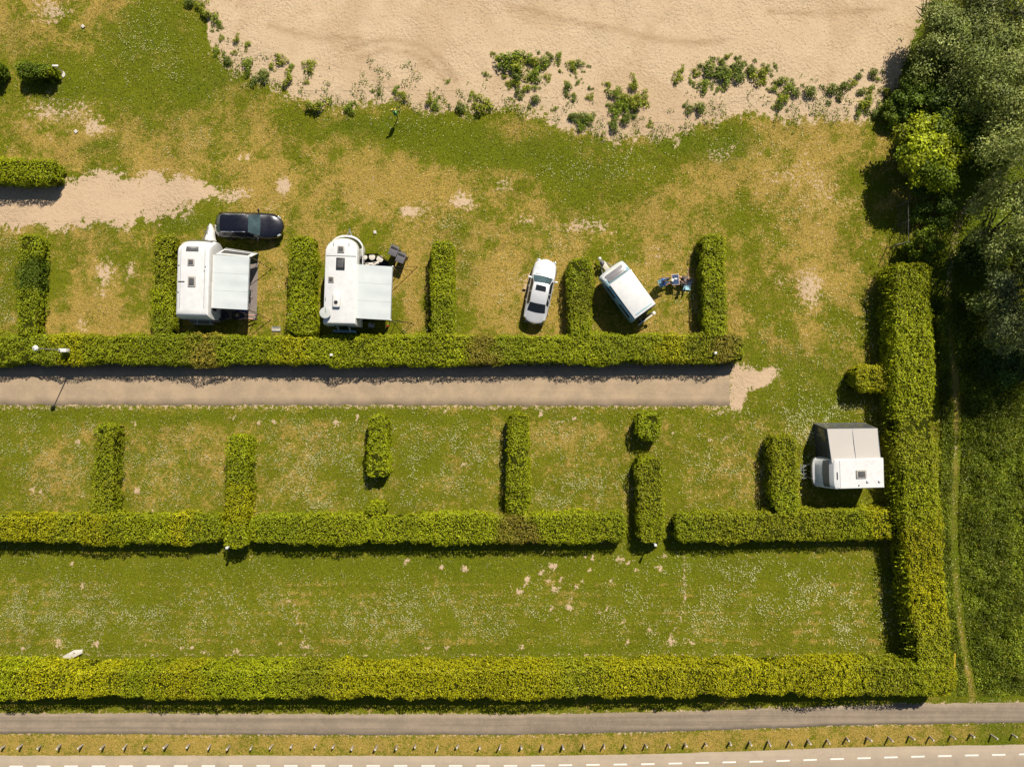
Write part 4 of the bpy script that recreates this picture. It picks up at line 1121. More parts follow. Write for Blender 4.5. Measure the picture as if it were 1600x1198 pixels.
# ---- people
def skin_mesh(name, J, E, root_i):
    me = bpy.data.meshes.new(name); bm = bmesh.new()
    sl = bm.verts.layers.skin.verify()
    vs_ = []
    for (p, r_) in J:
        v = bm.verts.new(p); vs_.append(v); v[sl].radius = (r_, r_)
    vs_[root_i][sl].use_root = True
    for a, b in E: bm.edges.new((vs_[a], vs_[b]))
    bm.to_mesh(me); bm.free()
    o = bpy.data.objects.new("tmp", me); col.objects.link(o)
    sk = o.modifiers.new("skin", 'SKIN'); sk.use_smooth_shade = True
    ss = o.modifiers.new("sub", 'SUBSURF'); ss.levels = 2; ss.render_levels = 2
    dg = bpy.context.evaluated_depsgraph_get()
    out = bpy.data.meshes.new_from_object(o.evaluated_get(dg))
    bpy.data.objects.remove(o)
    out.name = name
    return out

def seated_person(label, loc, rz, shirt, trousers, hair, knee=.48, shin=(.08, -.42), arms=((.22, .12), (.25, .05)), lean=-.10, shoes=None, short=False, bun=False, seat=.47, spread=.13, raise_arm=False):
    p = thing("person", label, "person", loc, rz)
    J = []; E = []; mat_of = {}
    def j(pos, r_, prev=None, m=0):
        J.append((Vector(pos), r_)); i = len(J) - 1
        if prev is not None: E.append((prev, i)); mat_of[(prev, i)] = m
        return i
    pel = j((0, 0, seat + .10), .13)
    wa = j((lean * .4, 0, seat + .28), .125, pel, 1); ch = j((lean * .8, 0, seat + .46), .145, wa, 1)
    ne = j((lean, 0, seat + .62), .06, ch, 0); h0 = j((lean + .02, 0, seat + .70), .075, ne, 0); h1 = j((lean + .035, 0, seat + .79), .095, h0, 0); h2 = j((lean + .02, 0, seat + .87), .07, h1, 0)
    for s, (ax, az) in zip((-1, 1), arms):
        sh = j((lean * .9, s * .17, seat + .53), .07, ch, 1)
        up = raise_arm and s == -1
        el = j((lean + .10, s * .27, seat + (.62 if up else .30)), .045, sh, 1)
        wr = j((lean + .10 + ax, s * (.58 if up else .24), seat + (.80 if up else .30 + az)), .030, el, 0)
        d = (J[wr][0] - J[el][0]).normalized(); side = Vector((0, 0, 1)).cross(d)
        side = side.normalized() if side.length > .1 else Vector((0, 1, 0))
        pa = j(J[wr][0] + d * .07, .034, wr, 0)
        for q, ln in zip((-.03, -.01, .012, .03), (.065, .08, .075, .06)):
            k1 = j(J[pa][0] + d * .035 + side * q, .010, pa, 0)
            k2 = j(J[k1][0] + d * ln * .5 + Vector((0, 0, -.012)), .009, k1, 0); j(J[k2][0] + d * ln * .4 + Vector((0, 0, -.02)), .008, k2, 0)
        th = j(J[wr][0] + d * .03 - side * .045 * s, .011, wr, 0); j(J[th][0] + d * .04 - side * .01 * s, .009, th, 0)
    for s in (-1, 1):
        hp = j((.04, s * .09, seat + .08), .095, pel, 2); mid = j((knee * .55, s * spread * .9, seat + .08), .075, hp, 2)
        kn = j((knee, s * spread, seat + .07), .058, mid, 0 if short else 2)
        an = j((knee + shin[0], s * spread, max(.09, seat + .07 + shin[1])), .040, kn, 0 if short else 2)
        he = j((J[an][0].x + .02, s * spread, max(.05, J[an][0].z - .04)), .042, an, 3); j((J[he][0].x + .16, s * (spread + .03), max(.04, J[he][0].z - .0)), .035, he, 3)
    me = skin_mesh("body", J, E, pel)
    for m_ in (M['skin'], shirt, trousers, shoes or M['darkcloth']): me.materials.append(m_)
    seg = [(J[a][0], J[b][0], mat_of[(a, b)]) for a, b in E]
    idx = []
    for f_ in me.polygons:
        c_ = f_.center; best, bm_ = 9, 0
        for a, b, m_ in seg:
            ab = b - a; t = max(0, min(1, (c_ - a).dot(ab) / ab.length_squared)); d_ = (a + ab * t - c_).length
            if d_ < best: best, bm_ = d_, m_
        idx.append(bm_)
    me.polygons.foreach_set("material_index", idx)
    add_obj("body", me, None, p)
    hx = J[h1][0]
    hm = MB()
    rg = []
    for k in range(7):
        t = k / 6 * math.pi * .5
        rg.append([Vector((hx.x - .02 + .118 * math.cos(t) * math.cos(a) - .01, hx.y + .105 * math.cos(t) * math.sin(a), hx.z + .015 + .115 * math.sin(t) - (.09 * max(0, -math.cos(a)) if k == 0 else 0) + (.04 * max(0, math.cos(a)) if k == 0 else 0))) for a in np.linspace(0, 2 * math.pi, 17)[:-1]])
    hm.loft(rg).build("hair", hair, p, 0, 2, True, 70)
    fc = MB(); fc.bar((hx.x + .075, 0, hx.z + .0), (hx.x + .115, 0, hx.z - .03), .008, 6, .014)
    fc.build("nose", M['skin'], p)
    for s in (-1, 1):
        MB().lathe([(.001, -.006), (.011, -.003), (.011, .003), (.001, .006)], 8, Matrix.Translation((hx.x + .085, s * .034, hx.z + .005)) @ Matrix.Rotation(math.pi / 2, 4, 'Y')).build("eye", M['hair_dark'], p)
        MB().lathe([(.004, -.008), (.026, -.006), (.028, .004), (.008, .01)], 10, Matrix.Translation((hx.x - .005, s * .096, hx.z - .005)) @ Matrix.Rotation(math.pi / 2, 4, 'X')).build("ear", M['skin'], p)
    MB().box((hx.x + .088, 0, hx.z - .055), (.012, .045, .010)).build("mouth", M['pinkwhite'], p, .003)
    return p
pc = W(381, 495) + Vector((0, 0, .07))
camp_chair("dark camping chair under the awning carrying the person with outstretched legs", pc, R(-5), M['mesh_dark'], M['black'])
seated_person("person in shorts sitting under the awning, bare legs stretched into the sun", pc, R(-5), M['darkcloth'], M['jeans'], M['hair_dark'], knee=.46, shin=(.42, -.28), short=True, spread=.14)

gr = thing("grate", "small grey slatted grate lying on dry grass near the hedge", "grate", W(432, 514) + Vector((0, 0, .03)))
for y in (-.15, .15): MB().box((0, y, .03), (.62, .05, .05)).build("side_bar", M['trim'], gr)
for y in (-.07, .03): MB().box((0, y, .05), (.60, .07, .03)).build("slat", M['stone'], gr)
for s in (-1, 1): MB().box((s * .29, 0, .025), (.04, .26, .04)).build("end_bar", M['trim'], gr)

def bicycle(label, loc, rz, mat, lean=.2):
    b = thing("bicycle", label, "bicycle", loc, rz)
    Lm = Matrix.Rotation(lean, 4, 'X')
    for x in (-.52, .52):
        Mx = Lm @ Matrix.Translation((x, 0, .34)) @ Matrix.Rotation(math.pi / 2, 4, 'X')
        w_ = MB().lathe([(.30, -.016), (.335, -.02), (.345, 0), (.335, .02), (.30, .016), (.30, -.016)], 26, Mx).build("wheel", M['rubber'], b)
        sp = MB()
        for k in range(9):
            a = k * math.pi / 9; sp.bar(Mx @ Vector((.3 * math.cos(a), .3 * math.sin(a), 0)), Mx @ Vector((-.3 * math.cos(a), -.3 * math.sin(a), 0)), .003, 3)
        sp.build("spokes", M['alu'], w_)["kind"] = "stuff"
    pt = lambda x, z, y=0: Lm @ Vector((x, y, z))
    f = MB()
    for a, c in (((-.52, .34), (-.1, .30)), ((-.1, .30), (-.22, .80)), ((-.22, .75), (-.52, .34)), ((-.1, .30), (.36, .72)), ((-.2, .72), (.35, .80)), ((.35, .85), (.52, .34))):
        f.bar(pt(*a), pt(*c), .018)
    f.build("frame", mat, b)
    MB().box(pt(-.24, .88), (.26, .14, .06), M=Lm).build("saddle", M['black'], b, .02)
    MB().tube([pt(.35, .85), pt(.33, 1.02), pt(.30, 1.04, .26), pt(.18, 1.02, .28)], .014).bar(pt(.33, 1.02), pt(.30, 1.04, -.26), .014).build("handlebar", M['alu'], b)
    return b
bicycle("dark bicycle leaning in the shade at the foot of the hedge spur", W(457, 500), R(92), M['steel'], .22)

# ---- black estate car
class CarShell:
    """loft along x; each station: x, w (half width), zs (sill), zb (belt), wr (roof edge half width), zr (roof edge), zt (roof crown)"""
    bow = .19
    def __init__(self, st): self.st = st
    def ring(self, q):
        x, w, zs, zb, wr, zr, zt = q
        h = [(w * .88, zs), (w * .985, zs + .10), (w, (zs + zb) / 2 + .03), (w * .975, zb - .05), (w * .94, zb), (wr, zr), (wr * .86, zr + (zt - zr) * .65), (wr * .45, zt), (0, zt)]
        bow = lambda y: self.bow * (x / 2.25) * abs(x / 2.25) ** .3 * ((1 - (y / max(w, .3)) ** 2) - .55)
        pts = [(x + bow(y), y, z) for y, z in h] + [(x + bow(y), -y, z) for y, z in h[-2::-1]]
        return [Vector(p) for p in pts]
    def at(self, s):
        i = max(0, min(len(self.st) - 2, int(math.floor(s)))); f = s - i
        return [a + (b - a) * f for a, b in zip(self.st[i], self.st[i + 1])]
    def body(self, mat, parent):
        return MB().loft([self.ring(q) for q in self.st]).build("body", mat, parent, 0, 2, True, 32)
    def pt(self, s, i, off):
        r = self.ring(self.at(s)); i0 = min(int(math.floor(i)), len(r) - 2); f = i - i0
        p = r[i0].lerp(r[i0 + 1], f)
        r2 = self.ring(self.at(s + .02)); p2 = r2[i0].lerp(r2[i0 + 1], f)
        n_ = (r[i0 + 1] - r[i0]).cross(p2 - p)
        n_ = n_.normalized() if n_.length > 1e-9 else Vector((0, 0, 1))
        c_ = Vector((p.x, 0, .6))
        if n_.dot(p - c_) < 0: n_ = -n_
        return p + n_ * off
    def patch(self, name, mat, parent, s0, s1, i0, i1, off=.008, nu=6, nv=6, trap=0.0, inner=-.015):
        V, F = [], []
        for k, o in enumerate((off, inner)):
            for b in range(nv + 1):
                for a in range(nu + 1):
                    tv = b / nv; sh = trap * (tv - .5)
                    V.append(self.pt(s0 + (s1 - s0) * tv, i0 + (i1 - i0) * (a / nu), o))
        st = (nu + 1) * (nv + 1); ix = lambda s, a, b: s * st + b * (nu + 1) + a
        for b in range(nv):
            for a in range(nu): F.append((ix(0, a, b), ix(0, a + 1, b), ix(0, a + 1, b + 1), ix(0, a, b + 1)))
        for a in range(nu):
            F.append((ix(1, a, 0), ix(1, a + 1, 0), ix(0, a + 1, 0), ix(0, a, 0))); F.append((ix(0, a, nv), ix(0, a + 1, nv), ix(1, a + 1, nv), ix(1, a, nv)))
        for b in range(nv):
            F.append((ix(0, 0, b), ix(0, 0, b + 1), ix(1, 0, b + 1), ix(1, 0, b))); F.append((ix(0, nu, b + 1), ix(0, nu, b), ix(1, nu, b), ix(1, nu, b + 1)))
        return MB().add(V, F).build(name, mat, parent, 0, 2, True, 60)

def car_common(car, S, wx, hw, paintm, mirror_x, zb):
    for s in (-1, 1):
        for x in wx: wheel(car, (x, s * (hw - .10), .32), .32, .21)
        m_ = MB().box((mirror_x, s * (hw + .10), zb + .08), (.12, .22, .14)).build("wing_mirror", paintm, car, .035)
        MB().bar((mirror_x, s * (hw - .08), zb + .03), (mirror_x, s * (hw + .05), zb + .05), .03).build("mirror_arm", paintm, m_)

cb = W(389, 352.5, .75)
car = thing("estate_car", "black estate car with roof rails parked above the caravan's awning", "car", (cb.x, cb.y, 0), R(-1.2))
ST = [(2.32, .44, .34, .48, .34, .54, .56), (2.24, .60, .27, .60, .48, .68, .70), (2.02, .80, .22, .70, .64, .79, .82), (1.5, .90, .22, .80, .74, .90, .93), (.92, .92, .22, .90, .76, .97, 1.00),
      (.12, .92, .22, .94, .60, 1.38, 1.43), (-.7, .92, .22, .95, .63, 1.43, 1.48), (-1.72, .90, .22, .97, .58, 1.38, 1.43), (-2.08, .87, .24, .98, .66, 1.02, 1.08), (-2.25, .78, .28, .80, .62, .86, .90), (-2.30, .66, .32, .6, .5, .66, .68)]
CS = CarShell(ST); CS.body(M['carblack'], car)
CS.patch("windscreen", M['glass_teal'], car, 4.06, 4.93, 5.25, 10.75)
CS.patch("rear_window", M['glass_teal'], car, 7.08, 7.85, 5.3, 10.7)
for i0, i1 in ((4.15, 4.88), (11.12, 11.85)):
    CS.patch("side_window", M['glass'], car, 4.55, 5.5, i0, i1); CS.patch("side_window", M['glass'], car, 5.58, 6.35, i0, i1); CS.patch("side_window", M['glass'], car, 6.42, 6.98, i0, i1)
    a, b = (4.93, 4.97) if i0 < 5 else (11.03, 11.07)
    CS.patch("window_chrome", M['chrome'], car, 4.5, 7.0, a if i0 < 5 else 11.89, b if i0 < 5 else 11.94, .014, 2, 12)
    CS.patch("window_chrome", M['chrome'], car, 4.5, 7.0, 4.06 if i0 < 5 else 11.05, 4.10 if i0 < 5 else 11.09, .014, 2, 12)
for s in (-1, 1):
    MB().tube([(0, s * .60, 1.44), (-.2, s * .60, 1.49), (-1.4, s * .60, 1.49), (-1.65, s * .58, 1.43)], .022).build("roof_rail", M['chrome'], car)
    MB().box((2.06, s * .58, .68), (.26, .22, .10), M=Matrix.Rotation(s * -.5, 4, 'Z') @ Matrix.Rotation(.35, 4, 'Y')).build("headlight", M['lamp_clear'], car, .03)
    MB().box((-2.08, s * .66, .84), (.12, .16, .14)).build("tail_light", M['lamp_red'], car, .02)
    for x in (-.45, .35): MB().box((x, s * .925, .80), (.16, .025, .03)).build("door_handle", M['chrome'], car, .008)
MB().box((2.28, 0, .52), (.06, .62, .16)).build("grille", M['chrome'], car, .02)
MB().lathe([(.045, 0), (.05, .01), (.02, .018)], 12, Matrix.Translation((2.13, 0, .735))).build("bonnet_badge", M['chrome'], car)
CS.patch("bonnet_line", M['black'], car, 1.4, 3.9, 5.6, 5.66, .004, 1, 8); CS.patch("bonnet_line", M['black'], car, 1.4, 3.9, 10.34, 10.4, .004, 1, 8)
car_common(car, CS, (1.42, -1.38), .92, M['carblack'], .72, .9)

# ---- white saloon
cs_ = W(844, 455.5, .7)
car = thing("saloon_car", "silver-white saloon with dark sunroof parked left of a hedge spur", "car", (cs_.x, cs_.y, 0), R(90 - 12))
ST = [(2.25, .50, .32, .50, .40, .57, .58), (2.17, .68, .26, .63, .55, .70, .71), (1.98, .79, .22, .72, .66, .78, .80), (1.5, .84, .22, .80, .74, .86, .875), (1.08, .85, .22, .86, .74, .92, .94),
      (.46, .85, .22, .90, .56, 1.33, 1.37), (-.2, .85, .22, .90, .58, 1.36, 1.40), (-.86, .84, .22, .91, .55, 1.32, 1.36), (-1.55, .83, .22, .92, .66, .97, .99), (-2.0, .79, .24, .88, .68, .93, .95), (-2.17, .68, .28, .76, .56, .84, .86), (-2.26, .46, .32, .58, .36, .62, .63)]
CS = CarShell(ST); CS.body(M['carwhite'], car)
CS.patch("windscreen", M['glass_teal'], car, 4.08, 4.92, 5.2, 10.8)
CS.patch("rear_window", M['glass'], car, 7.06, 7.90, 5.15, 10.85)
CS.patch("sunroof", M['glass'], car, 5.18, 5.78, 6.55, 9.45, .006)
for i0, i1 in ((4.18, 4.88), (11.12, 11.82)):
    CS.patch("side_window", M['glass'], car, 4.5, 5.85, i0, i1); CS.patch("side_window", M['glass'], car, 5.95, 7.2, i0, i1)
CS.patch("vent_grille", M['black'], car, 3.78, 3.88, 6.2, 9.8, .006)
for s in (-1, 1):
    MB().box((2.16, s * .55, .62), (.14, .30, .13), M=Matrix.Rotation(s * -.18, 4, 'Z')).build("headlight", M['lamp_clear'], car, .03)
    MB().box((-2.06, s * .52, .72), (.10, .22, .12)).build("tail_light", M['lamp_red'], car, .02)
    for x in (-.75, .25): MB().box((x, s * .86, .78), (.16, .025, .03)).build("door_handle", M['carwhite'], car, .008)
MB().box((2.21, 0, .56), (.05, .50, .12)).build("grille", M['black'], car, .015)
MB().box((-2.22, 0, .48), (.10, 1.35, .2)).build("bumper", M['trim'], car, .05)
for s in (-1, 1): CS.patch("bonnet_line", M['trim'], car, 1.2, 3.7, 8 + s * 2.5, 8 + s * 2.55, .003, 1, 8)
for s in (-1, 1): MB().bar((1.06, s * .3, .975), (.72, s * .3 - .28, 1.2), .010).build("wiper", M['black'], car)
car_common(car, CS, (1.38, -1.32), .85, M['carwhite'], .82, .86)

# ---- caravan two: white with rounded window front
c0 = W(537, 439, 1.7); A2 = R(90 - 1.8)
cv = thing("caravan", "white caravan with rounded wraparound front window, satellite dish and air conditioner", "caravan", (c0.x, c0.y, 0), A2)
SH2 = Shell([(.42, -3.0, 3.0, 1.12, .9), (.7, -3.08, 3.22, 1.17, 1.0), (1.25, -3.10, 3.24, 1.18, 1.05), (1.32, -3.10, 3.12, 1.14, 1.0), (2.0, -3.08, 2.86, 1.10, .95), (2.06, -3.08, 2.86, 1.12, .95), (2.45, -3.02, 2.72, 1.10, .9), (2.58, -2.96, 2.62, 1.06, .85), (2.62, -2.85, 2.5, .98, .8)], na=16, pw=.9)
SH2.body("body", M['white'], cv)
SH2.patch("front_window", M['glass'], cv, 1.36, 1.98, 2.2, 15.8, .014, 20, 4)
SH2.patch("side_window", M['glass'], cv, 1.36, 1.95, .62, .95); SH2.patch("side_window", M['glass'], cv, 1.36, 1.95, .10, .34)
SH2.patch("side_window", M['glass'], cv, 1.36, 1.95, 17.3, 17.6)
SH2.patch("door", M['white_dull'], cv, .5, 2.05, .40, .54)
SH2.patch("rear_window", M['glass'], cv, 1.35, 1.95, 18.25, 18.75)
SH2.patch("bumper_strip", M['trim'], cv, .50, .62, 1.2, 16.8, .02, 20, 2)
box("roof_seam", (1.55, 0, 2.625), (.05, 2.0, .02), M['trim'], cv)
hatch(cv, 2.0, .02, 2.62, .46, .46); hatch(cv, 1.02, .02, 2.62, .80, .58, M['black'], M['acrylic'])
hatch(cv, -.05, .62, 2.62, .40, .38)
ac = MB().box((-1.42, .18, 2.74), (1.0, .50, .22)).build("air_conditioner", M['white_dull'], cv, .07)
MB().lathe([(.13, 0), (.13, .02), (.08, .02), (.08, .005)], 18, Matrix.Translation((-1.60, .2, 2.851))).build("fan_grille", M['black'], ac)
ds = MB().lathe([(.05, 0), (.37, .05), (.385, .08), (.37, .085), (.05, .045)], 26, Matrix.Translation((-2.33, .88, 2.80)) @ Matrix.Rotation(R(9), 4, 'Y')).build("satellite_dish", M['trim'], cv)
ds.data.materials[0] = paint("dish_grey", (.40, .42, .41), .5, var=.1)
MB().bar((-2.33, .88, 2.6), (-2.33, .88, 2.82), .03).build("dish_mast", M['steel'], ds); MB().bar((-2.33, .88, 2.86), (-1.95, .84, 2.96), .012).build("feed_arm", M['alu'], ds)
for (x, y) in ((2.35, .52), (2.35, -.52), (-1.35, .95)): MB().box((x, y, 2.66), (.20, .03, .06)).build("roof_fin", M['trim'], cv)
for s in (-1, 1):
    wheel(cv, (-.3, s * 1.03, .31)); box("tail_light", (-3.10, s * .98, 1.0), (.05, .12, .4), M['lamp_red'], cv, .01)
drawbar(cv, 2.9, 3.7, .40, .4)
rk = MB().bar((-3.05, -.45, 1.3), (-3.42, -.45, 1.2), .02).bar((-3.05, .35, 1.3), (-3.42, .35, 1.2), .02).bar((-3.05, -.45, 1.9), (-3.42, -.45, 1.2), .018).bar((-3.05, .35, 1.9), (-3.42, .35, 1.2), .018)
rk.build("cycle_carrier", M['white_dull'], cv)
for y0 in (-3.36, -3.46): MB().bar((y0, -.85, 1.2), (y0, .75, 1.2), .03).build("carrier_rail", M['blue_shell'], cv)

aw = thing("awning", "pale grey-blue awning on the rounded-front caravan, next to the wheelie bins", "awning", W(590, 460))
A, B, C, D = canopy(aw, [(559, 413, 2.45), (613.5, 416.5, 2.1), (610.5, 500, 2.1), (556, 497, 2.45)], M['canvas'])
for p in (B, C): MB().bar(Vector((p.x, p.y, 0)) - aw.location, p - aw.location, .022, 7).build("pole", M['alu'], aw)
for p in (B, C): MB().lathe([(.05, -.03), (.06, .02), (.03, .06)], 10, Matrix.Translation(p - aw.location)).build("pole_cap", M['white_dull'], aw)
for a, b in ((B, W(652, 417)), (B, W(645, 424)), (C, W(632, 523)), (C, W(644, 504)), (C, W(603, 524)), (C, W(647, 507))): guy(aw, a, b)

wb = thing("windbreak", "dark angular windbreak around the corner between caravan and bins", "windbreak", W(590, 405))
wp = [W(569, 400), W(578, 399.5), W(592, 399), W(606, 408), W(614, 420)]
for a, b in zip(wp[:-1], wp[1:]):
    MB().sheet(lambda u, v: a.lerp(b, u) + Vector((0, 0, .72 - .7 * v)) + Vector((.01 * math.sin(9 * u), 0, 0)) - wb.location, 4, 4, .004).build("panel", M['mesh_dark'], wb)
for p in wp: MB().bar(p - wb.location, p - wb.location + Vector((0, 0, .8)), .018).build("pole", M['black'], wb)
gs = thing("groundsheet", "dark navy groundsheet inside the windbreak", "groundsheet", W(590, 415))
MB().add([Vector(W(*p)) - gs.location + Vector((0, 0, .06)) for p in ((568, 402), (592, 401), (605, 410), (612, 422), (611, 500), (566, 500))] + [Vector(W(*p)) - gs.location for p in ((568, 402), (592, 401), (605, 410), (612, 422), (611, 500), (566, 500))],
         [(0, 5, 4, 3, 2, 1), (6, 7, 8, 9, 10, 11)] + [(i, (i + 1) % 6, 6 + (i + 1) % 6, 6 + i) for i in range(6)]).build("sheet", M['carpet_dark'], gs, smooth=False)
for (px, py, r_), lab in zip(((573, 404.5, .17), (584, 404, .22), (596, 407, .24)), ("narrow pale round stool nearest the caravan inside the windbreak", "oval pale stool in the middle inside the windbreak", "largest pale round stool inside the windbreak, nearest the bins")):
    t = thing("stool", lab, "stool", W(px, py) + Vector((0, 0, .06)))
    MB().lathe([(r_ * .9, .50), (r_, .53), (r_, .555), (r_ * .85, .57), (.01, .572)], 18).build("seat", M['stone'], t)
    for k in range(3):
        a = k * 2.094; MB().bar((r_ * .5 * math.cos(a), r_ * .5 * math.sin(a), .51), (r_ * math.cos(a), r_ * math.sin(a), 0), .018).build("leg", M['steel'], t)
tb = thing("towel", "crumpled pale cloth hanging at the awning's upper edge", "cloth", W(580, 411))
MB().sheet(lambda u, v: W(571 + 21 * u, 410.5 + 4.5 * v - 2.5 * u * u, 1.1) + Vector((0, 0, .06 * math.sin(12 * u) * math.cos(5 * v))) - tb.location, 14, 5, .01).build("cloth", M['stone'], tb)
MB().bar(W(571, 413, 1.02) - tb.location, W(592, 413, 1.02) - tb.location, .012).build("line", M['alu'], tb)

def wheelie_bin(label, px, py, rz):
    b = thing("wheelie_bin", label, "bin", W(px, py), rz, "wheelie bins")
    rings = []
    for z, sx, sy in ((.06, .46, .44), (.5, .54, .50), (.98, .64, .57)):
        rings.append([Vector((a * sx / 2, c * sy / 2, z)) for a, c in ((-1, -1), (1, -1), (1, 1), (-1, 1))])
    MB().loft(rings).build("body", M['bin_body'], b, .03)
    lid = MB().box((.03, 0, 1.03), (.72, .61, .07), M=Matrix.Rotation(R(5), 4, 'Y')).build("lid", M['bin_lid'], b, .03)
    MB().box((-.17, 0, 1.075), (.20, .50, .03)).build("lid_ridge", M['black'], lid, .01)
    MB().box((-.30, 0, 1.075), (.03, .5, .035)).build("lid_ridge", M['black'], lid, .008)
    MB().bar((-.40, -.25, 1.0), (-.40, .25, 1.0), .022).build("handle", M['bin_body'], b)
    for s in (-1, 1):
        MB().lathe([(.02, -.025), (.10, -.025), (.10, .025), (.02, .025)], 14, Matrix.Translation((-.24, s * .26, .10)) @ Matrix.Rotation(math.pi / 2, 4, 'X')).build("wheel", M['rubber'], b)
wheelie_bin("upper-left one of two dark grey wheelie bins beside the windbreak", 619, 395.5, R(-112))
wheelie_bin("lower-right one of two dark grey wheelie bins, farther from the caravan", 630, 406, R(-112))

wc = thing("water_carrier", "pale grey water container standing in shade below the awning", "container", W(581, 509))
MB().box((0, 0, .2), (.44, .34, .34)).build("tank", M['trim'], wc, .06)
MB().bar((-.12, 0, .42), (.12, 0, .42), .02).build("handle", M['white_dull'], wc); MB().lathe([(.05, .37), (.05, .41), (.01, .42)], 12, Matrix.Translation((.14, .1, 0))).build("cap", M['black'], wc)
fe = thing("gas_bottle", "slim red bottle-like canister by the awning's lower guy ropes", "canister", W(606, 510))
MB().lathe([(.02, .0), (.075, .01), (.08, .05), (.08, .38), (.05, .46), (.025, .48)], 16).build("cylinder", M['red'], fe)
MB().lathe([(.03, .48), (.035, .54), (.01, .56)], 10).build("valve", M['pinkwhite'], fe)

# ---- small pale blue pop-top caravan
c0 = W(980.5, 453.5, 1.8); A3 = R(126.4)
cv = thing("caravan", "small light blue caravan with white pop-top roof, parked askew by the hedge spur", "caravan", (c0.x, c0.y, 0), A3)
SH3 = Shell([(.40, -1.88, 1.75, .95, .12), (.8, -1.95, 1.92, 1.0, .18), (1.35, -1.96, 1.94, 1.0, .22), (1.36, -1.97, 1.95, 1.015, .22), (1.46, -1.97, 1.95, 1.015, .22), (1.47, -1.96, 1.93, 1.0, .22), (1.75, -1.93, 1.80, .98, .25), (1.92, -1.9, 1.62, .96, .25), (2.0, -1.82, 1.45, .88, .25)])
SH3.body("body", M['blue_shell'], cv)
for z0_, z1_, nm in ((1.37, 1.45, "waist_strip"),): SH3.patch(nm, M['trim'], cv, z0_, z1_, 0.0, 12.0, .012, 26, 2)
SH3.patch("front_panel", M['white'], cv, 1.48, 1.99, .93, 11.07, .006, 22, 6)
MB().box((1.42, .0, 2.0), (.55, 1.45, .05), M=Matrix.Rotation(R(14), 4, 'Y')).build("front_skylight", M['trim'], cv, .02)
MB().box((1.43, .0, 2.015), (.42, 1.25, .05), M=Matrix.Rotation(R(14), 4, 'Y')).build("skylight_pane", paint("skylight_grey", (.22, .21, .22), .25, var=.2), cv, .015)
MB().box((-.42, -.0, 2.13), (2.75, 1.60, .20)).build("roof_bellows", M['ltblue'], cv, .03)
MB().box((-.42, -.02, 2.27), (2.90, 1.76, .09)).build("pop_top_roof", M['white'], cv, .035)
MB().box((-1.68, -.02, 2.325), (.09, 1.35, .03)).build("roof_strip", M['blue_shell'], cv, .01)
MB().box((1.04, -.0, 2.24), (.035, 1.75, .09)).build("roof_gap", M['black'], cv)
SH3.patch("side_window", M['glass'], cv, 1.52, 1.84, 11.15, 11.42); SH3.patch("side_window", M['glass'], cv, 1.52, 1.84, 11.58, 11.9)
SH3.patch("side_window", M['glass'], cv, 1.5, 1.72, .1, .4)
SH3.patch("door", M['white_dull'], cv, .5, 1.34, .55, .75)
MB().box((-1.99, 0, 1.62), (.03, 1.3, .38)).build("rear_window", M['glass'], cv, .01)
for s in (-1, 1):
    wheel(cv, (-.2, s * .90, .29), .29, .17); box("tail_light", (-1.97, s * .85, .85), (.05, .12, .3), M['lamp_red'], cv, .01)
    MB().bar((-1.95, s * .3, .95), (-2.42, s * .3, .9), .02).build("carrier_arm", M['alu'], cv)
MB().box((-2.40, 0, .92), (.07, 1.35, .05)).build("carrier_rail", M['white_dull'], cv, .01); MB().box((-2.25, 0, .90), (.12, 1.2, .04)).build("carrier_tray", M['black'], cv, .01)
MB().box((-2.36, -.72, .96), (.22, .20, .12)).build("carrier_lamp", M['white_dull'], cv, .02)
drawbar(cv, 1.85, 2.95, .42, .5)
MB().box((2.25, 0, .52), (.75, .36, .12)).build("drawbar_plate", M['cream'], cv, .02)
MB().box((2.62, .05, .72), (.30, .22, .34)).build("coupling_box", M['bin_lid'], cv, .04)
MB().lathe([(.02, 0), (.09, .03), (.10, .12), (.02, .18)], 12, Matrix.Translation((2.95, 0, .6))).build("coupling_cover", M['white_dull'], cv)

# ---- camp table and the two people
folding_table("small dark table with white rim between the two seated people", W(1052, 439), R(4), .52, .76, .68, M['jeans'], M['pinkwhite'], M['alu'])
for (px, py, sx, sy, lab, m_) in ((1051, 437, .10, .09, "white plate in the middle of the small dark table", 'white'), (1056, 435.5, .12, .07, "white folded napkin at the table's upper right", 'white'), (1050, 442.5, .08, .08, "dark bowl at the table's lower left", 'darkcloth')):
    t = thing("bowl" if 'bowl' in lab else "napkin" if 'napkin' in lab else "plate", lab, lab.split()[1 if 'napkin' not in lab else 2], W(px, py, .70))
    if 'napkin' in lab: MB().sheet(lambda u, v: Vector((-.10 + .2 * u, -.05 + .1 * v, .012 + .006 * math.sin(5 * u))), 4, 3, .008).build("cloth", M[m_], t)
    else: MB().lathe([(.02, 0), (sx * .7, .006), (sx, .035 if 'bowl' in lab else .018), (sx * .95, .03 if 'bowl' in lab else .016), (.02, .012)], 18).build("dish", M[m_], t)
pl = W(1033.5, 443)
camp_chair("pale blue camping chair left of the small table", pl, R(22), M['ltblue'], M['alu'])
seated_person("person in bright blue top sitting left of the small table", pl, R(22), M['blue'], M['jeans'], M['hair_dark'], arms=((.2, .1), (.2, .12)))
pr_ = W(1066.5, 440)
camp_chair("dark camping chair right of the small table", pr_, R(158), M['jeans'], M['alu'])
seated_person("person in pale pink top with one arm raised, right of the small table", pr_, R(158), M['pinkwhite'], M['darkcloth'], M['hair_brown'], arms=((.15, .12), (.12, .1)), raise_arm=True, short=True)
tw = thing("towel", "light blue towel on the grass below the right-hand chair", "towel", W(1072, 449))
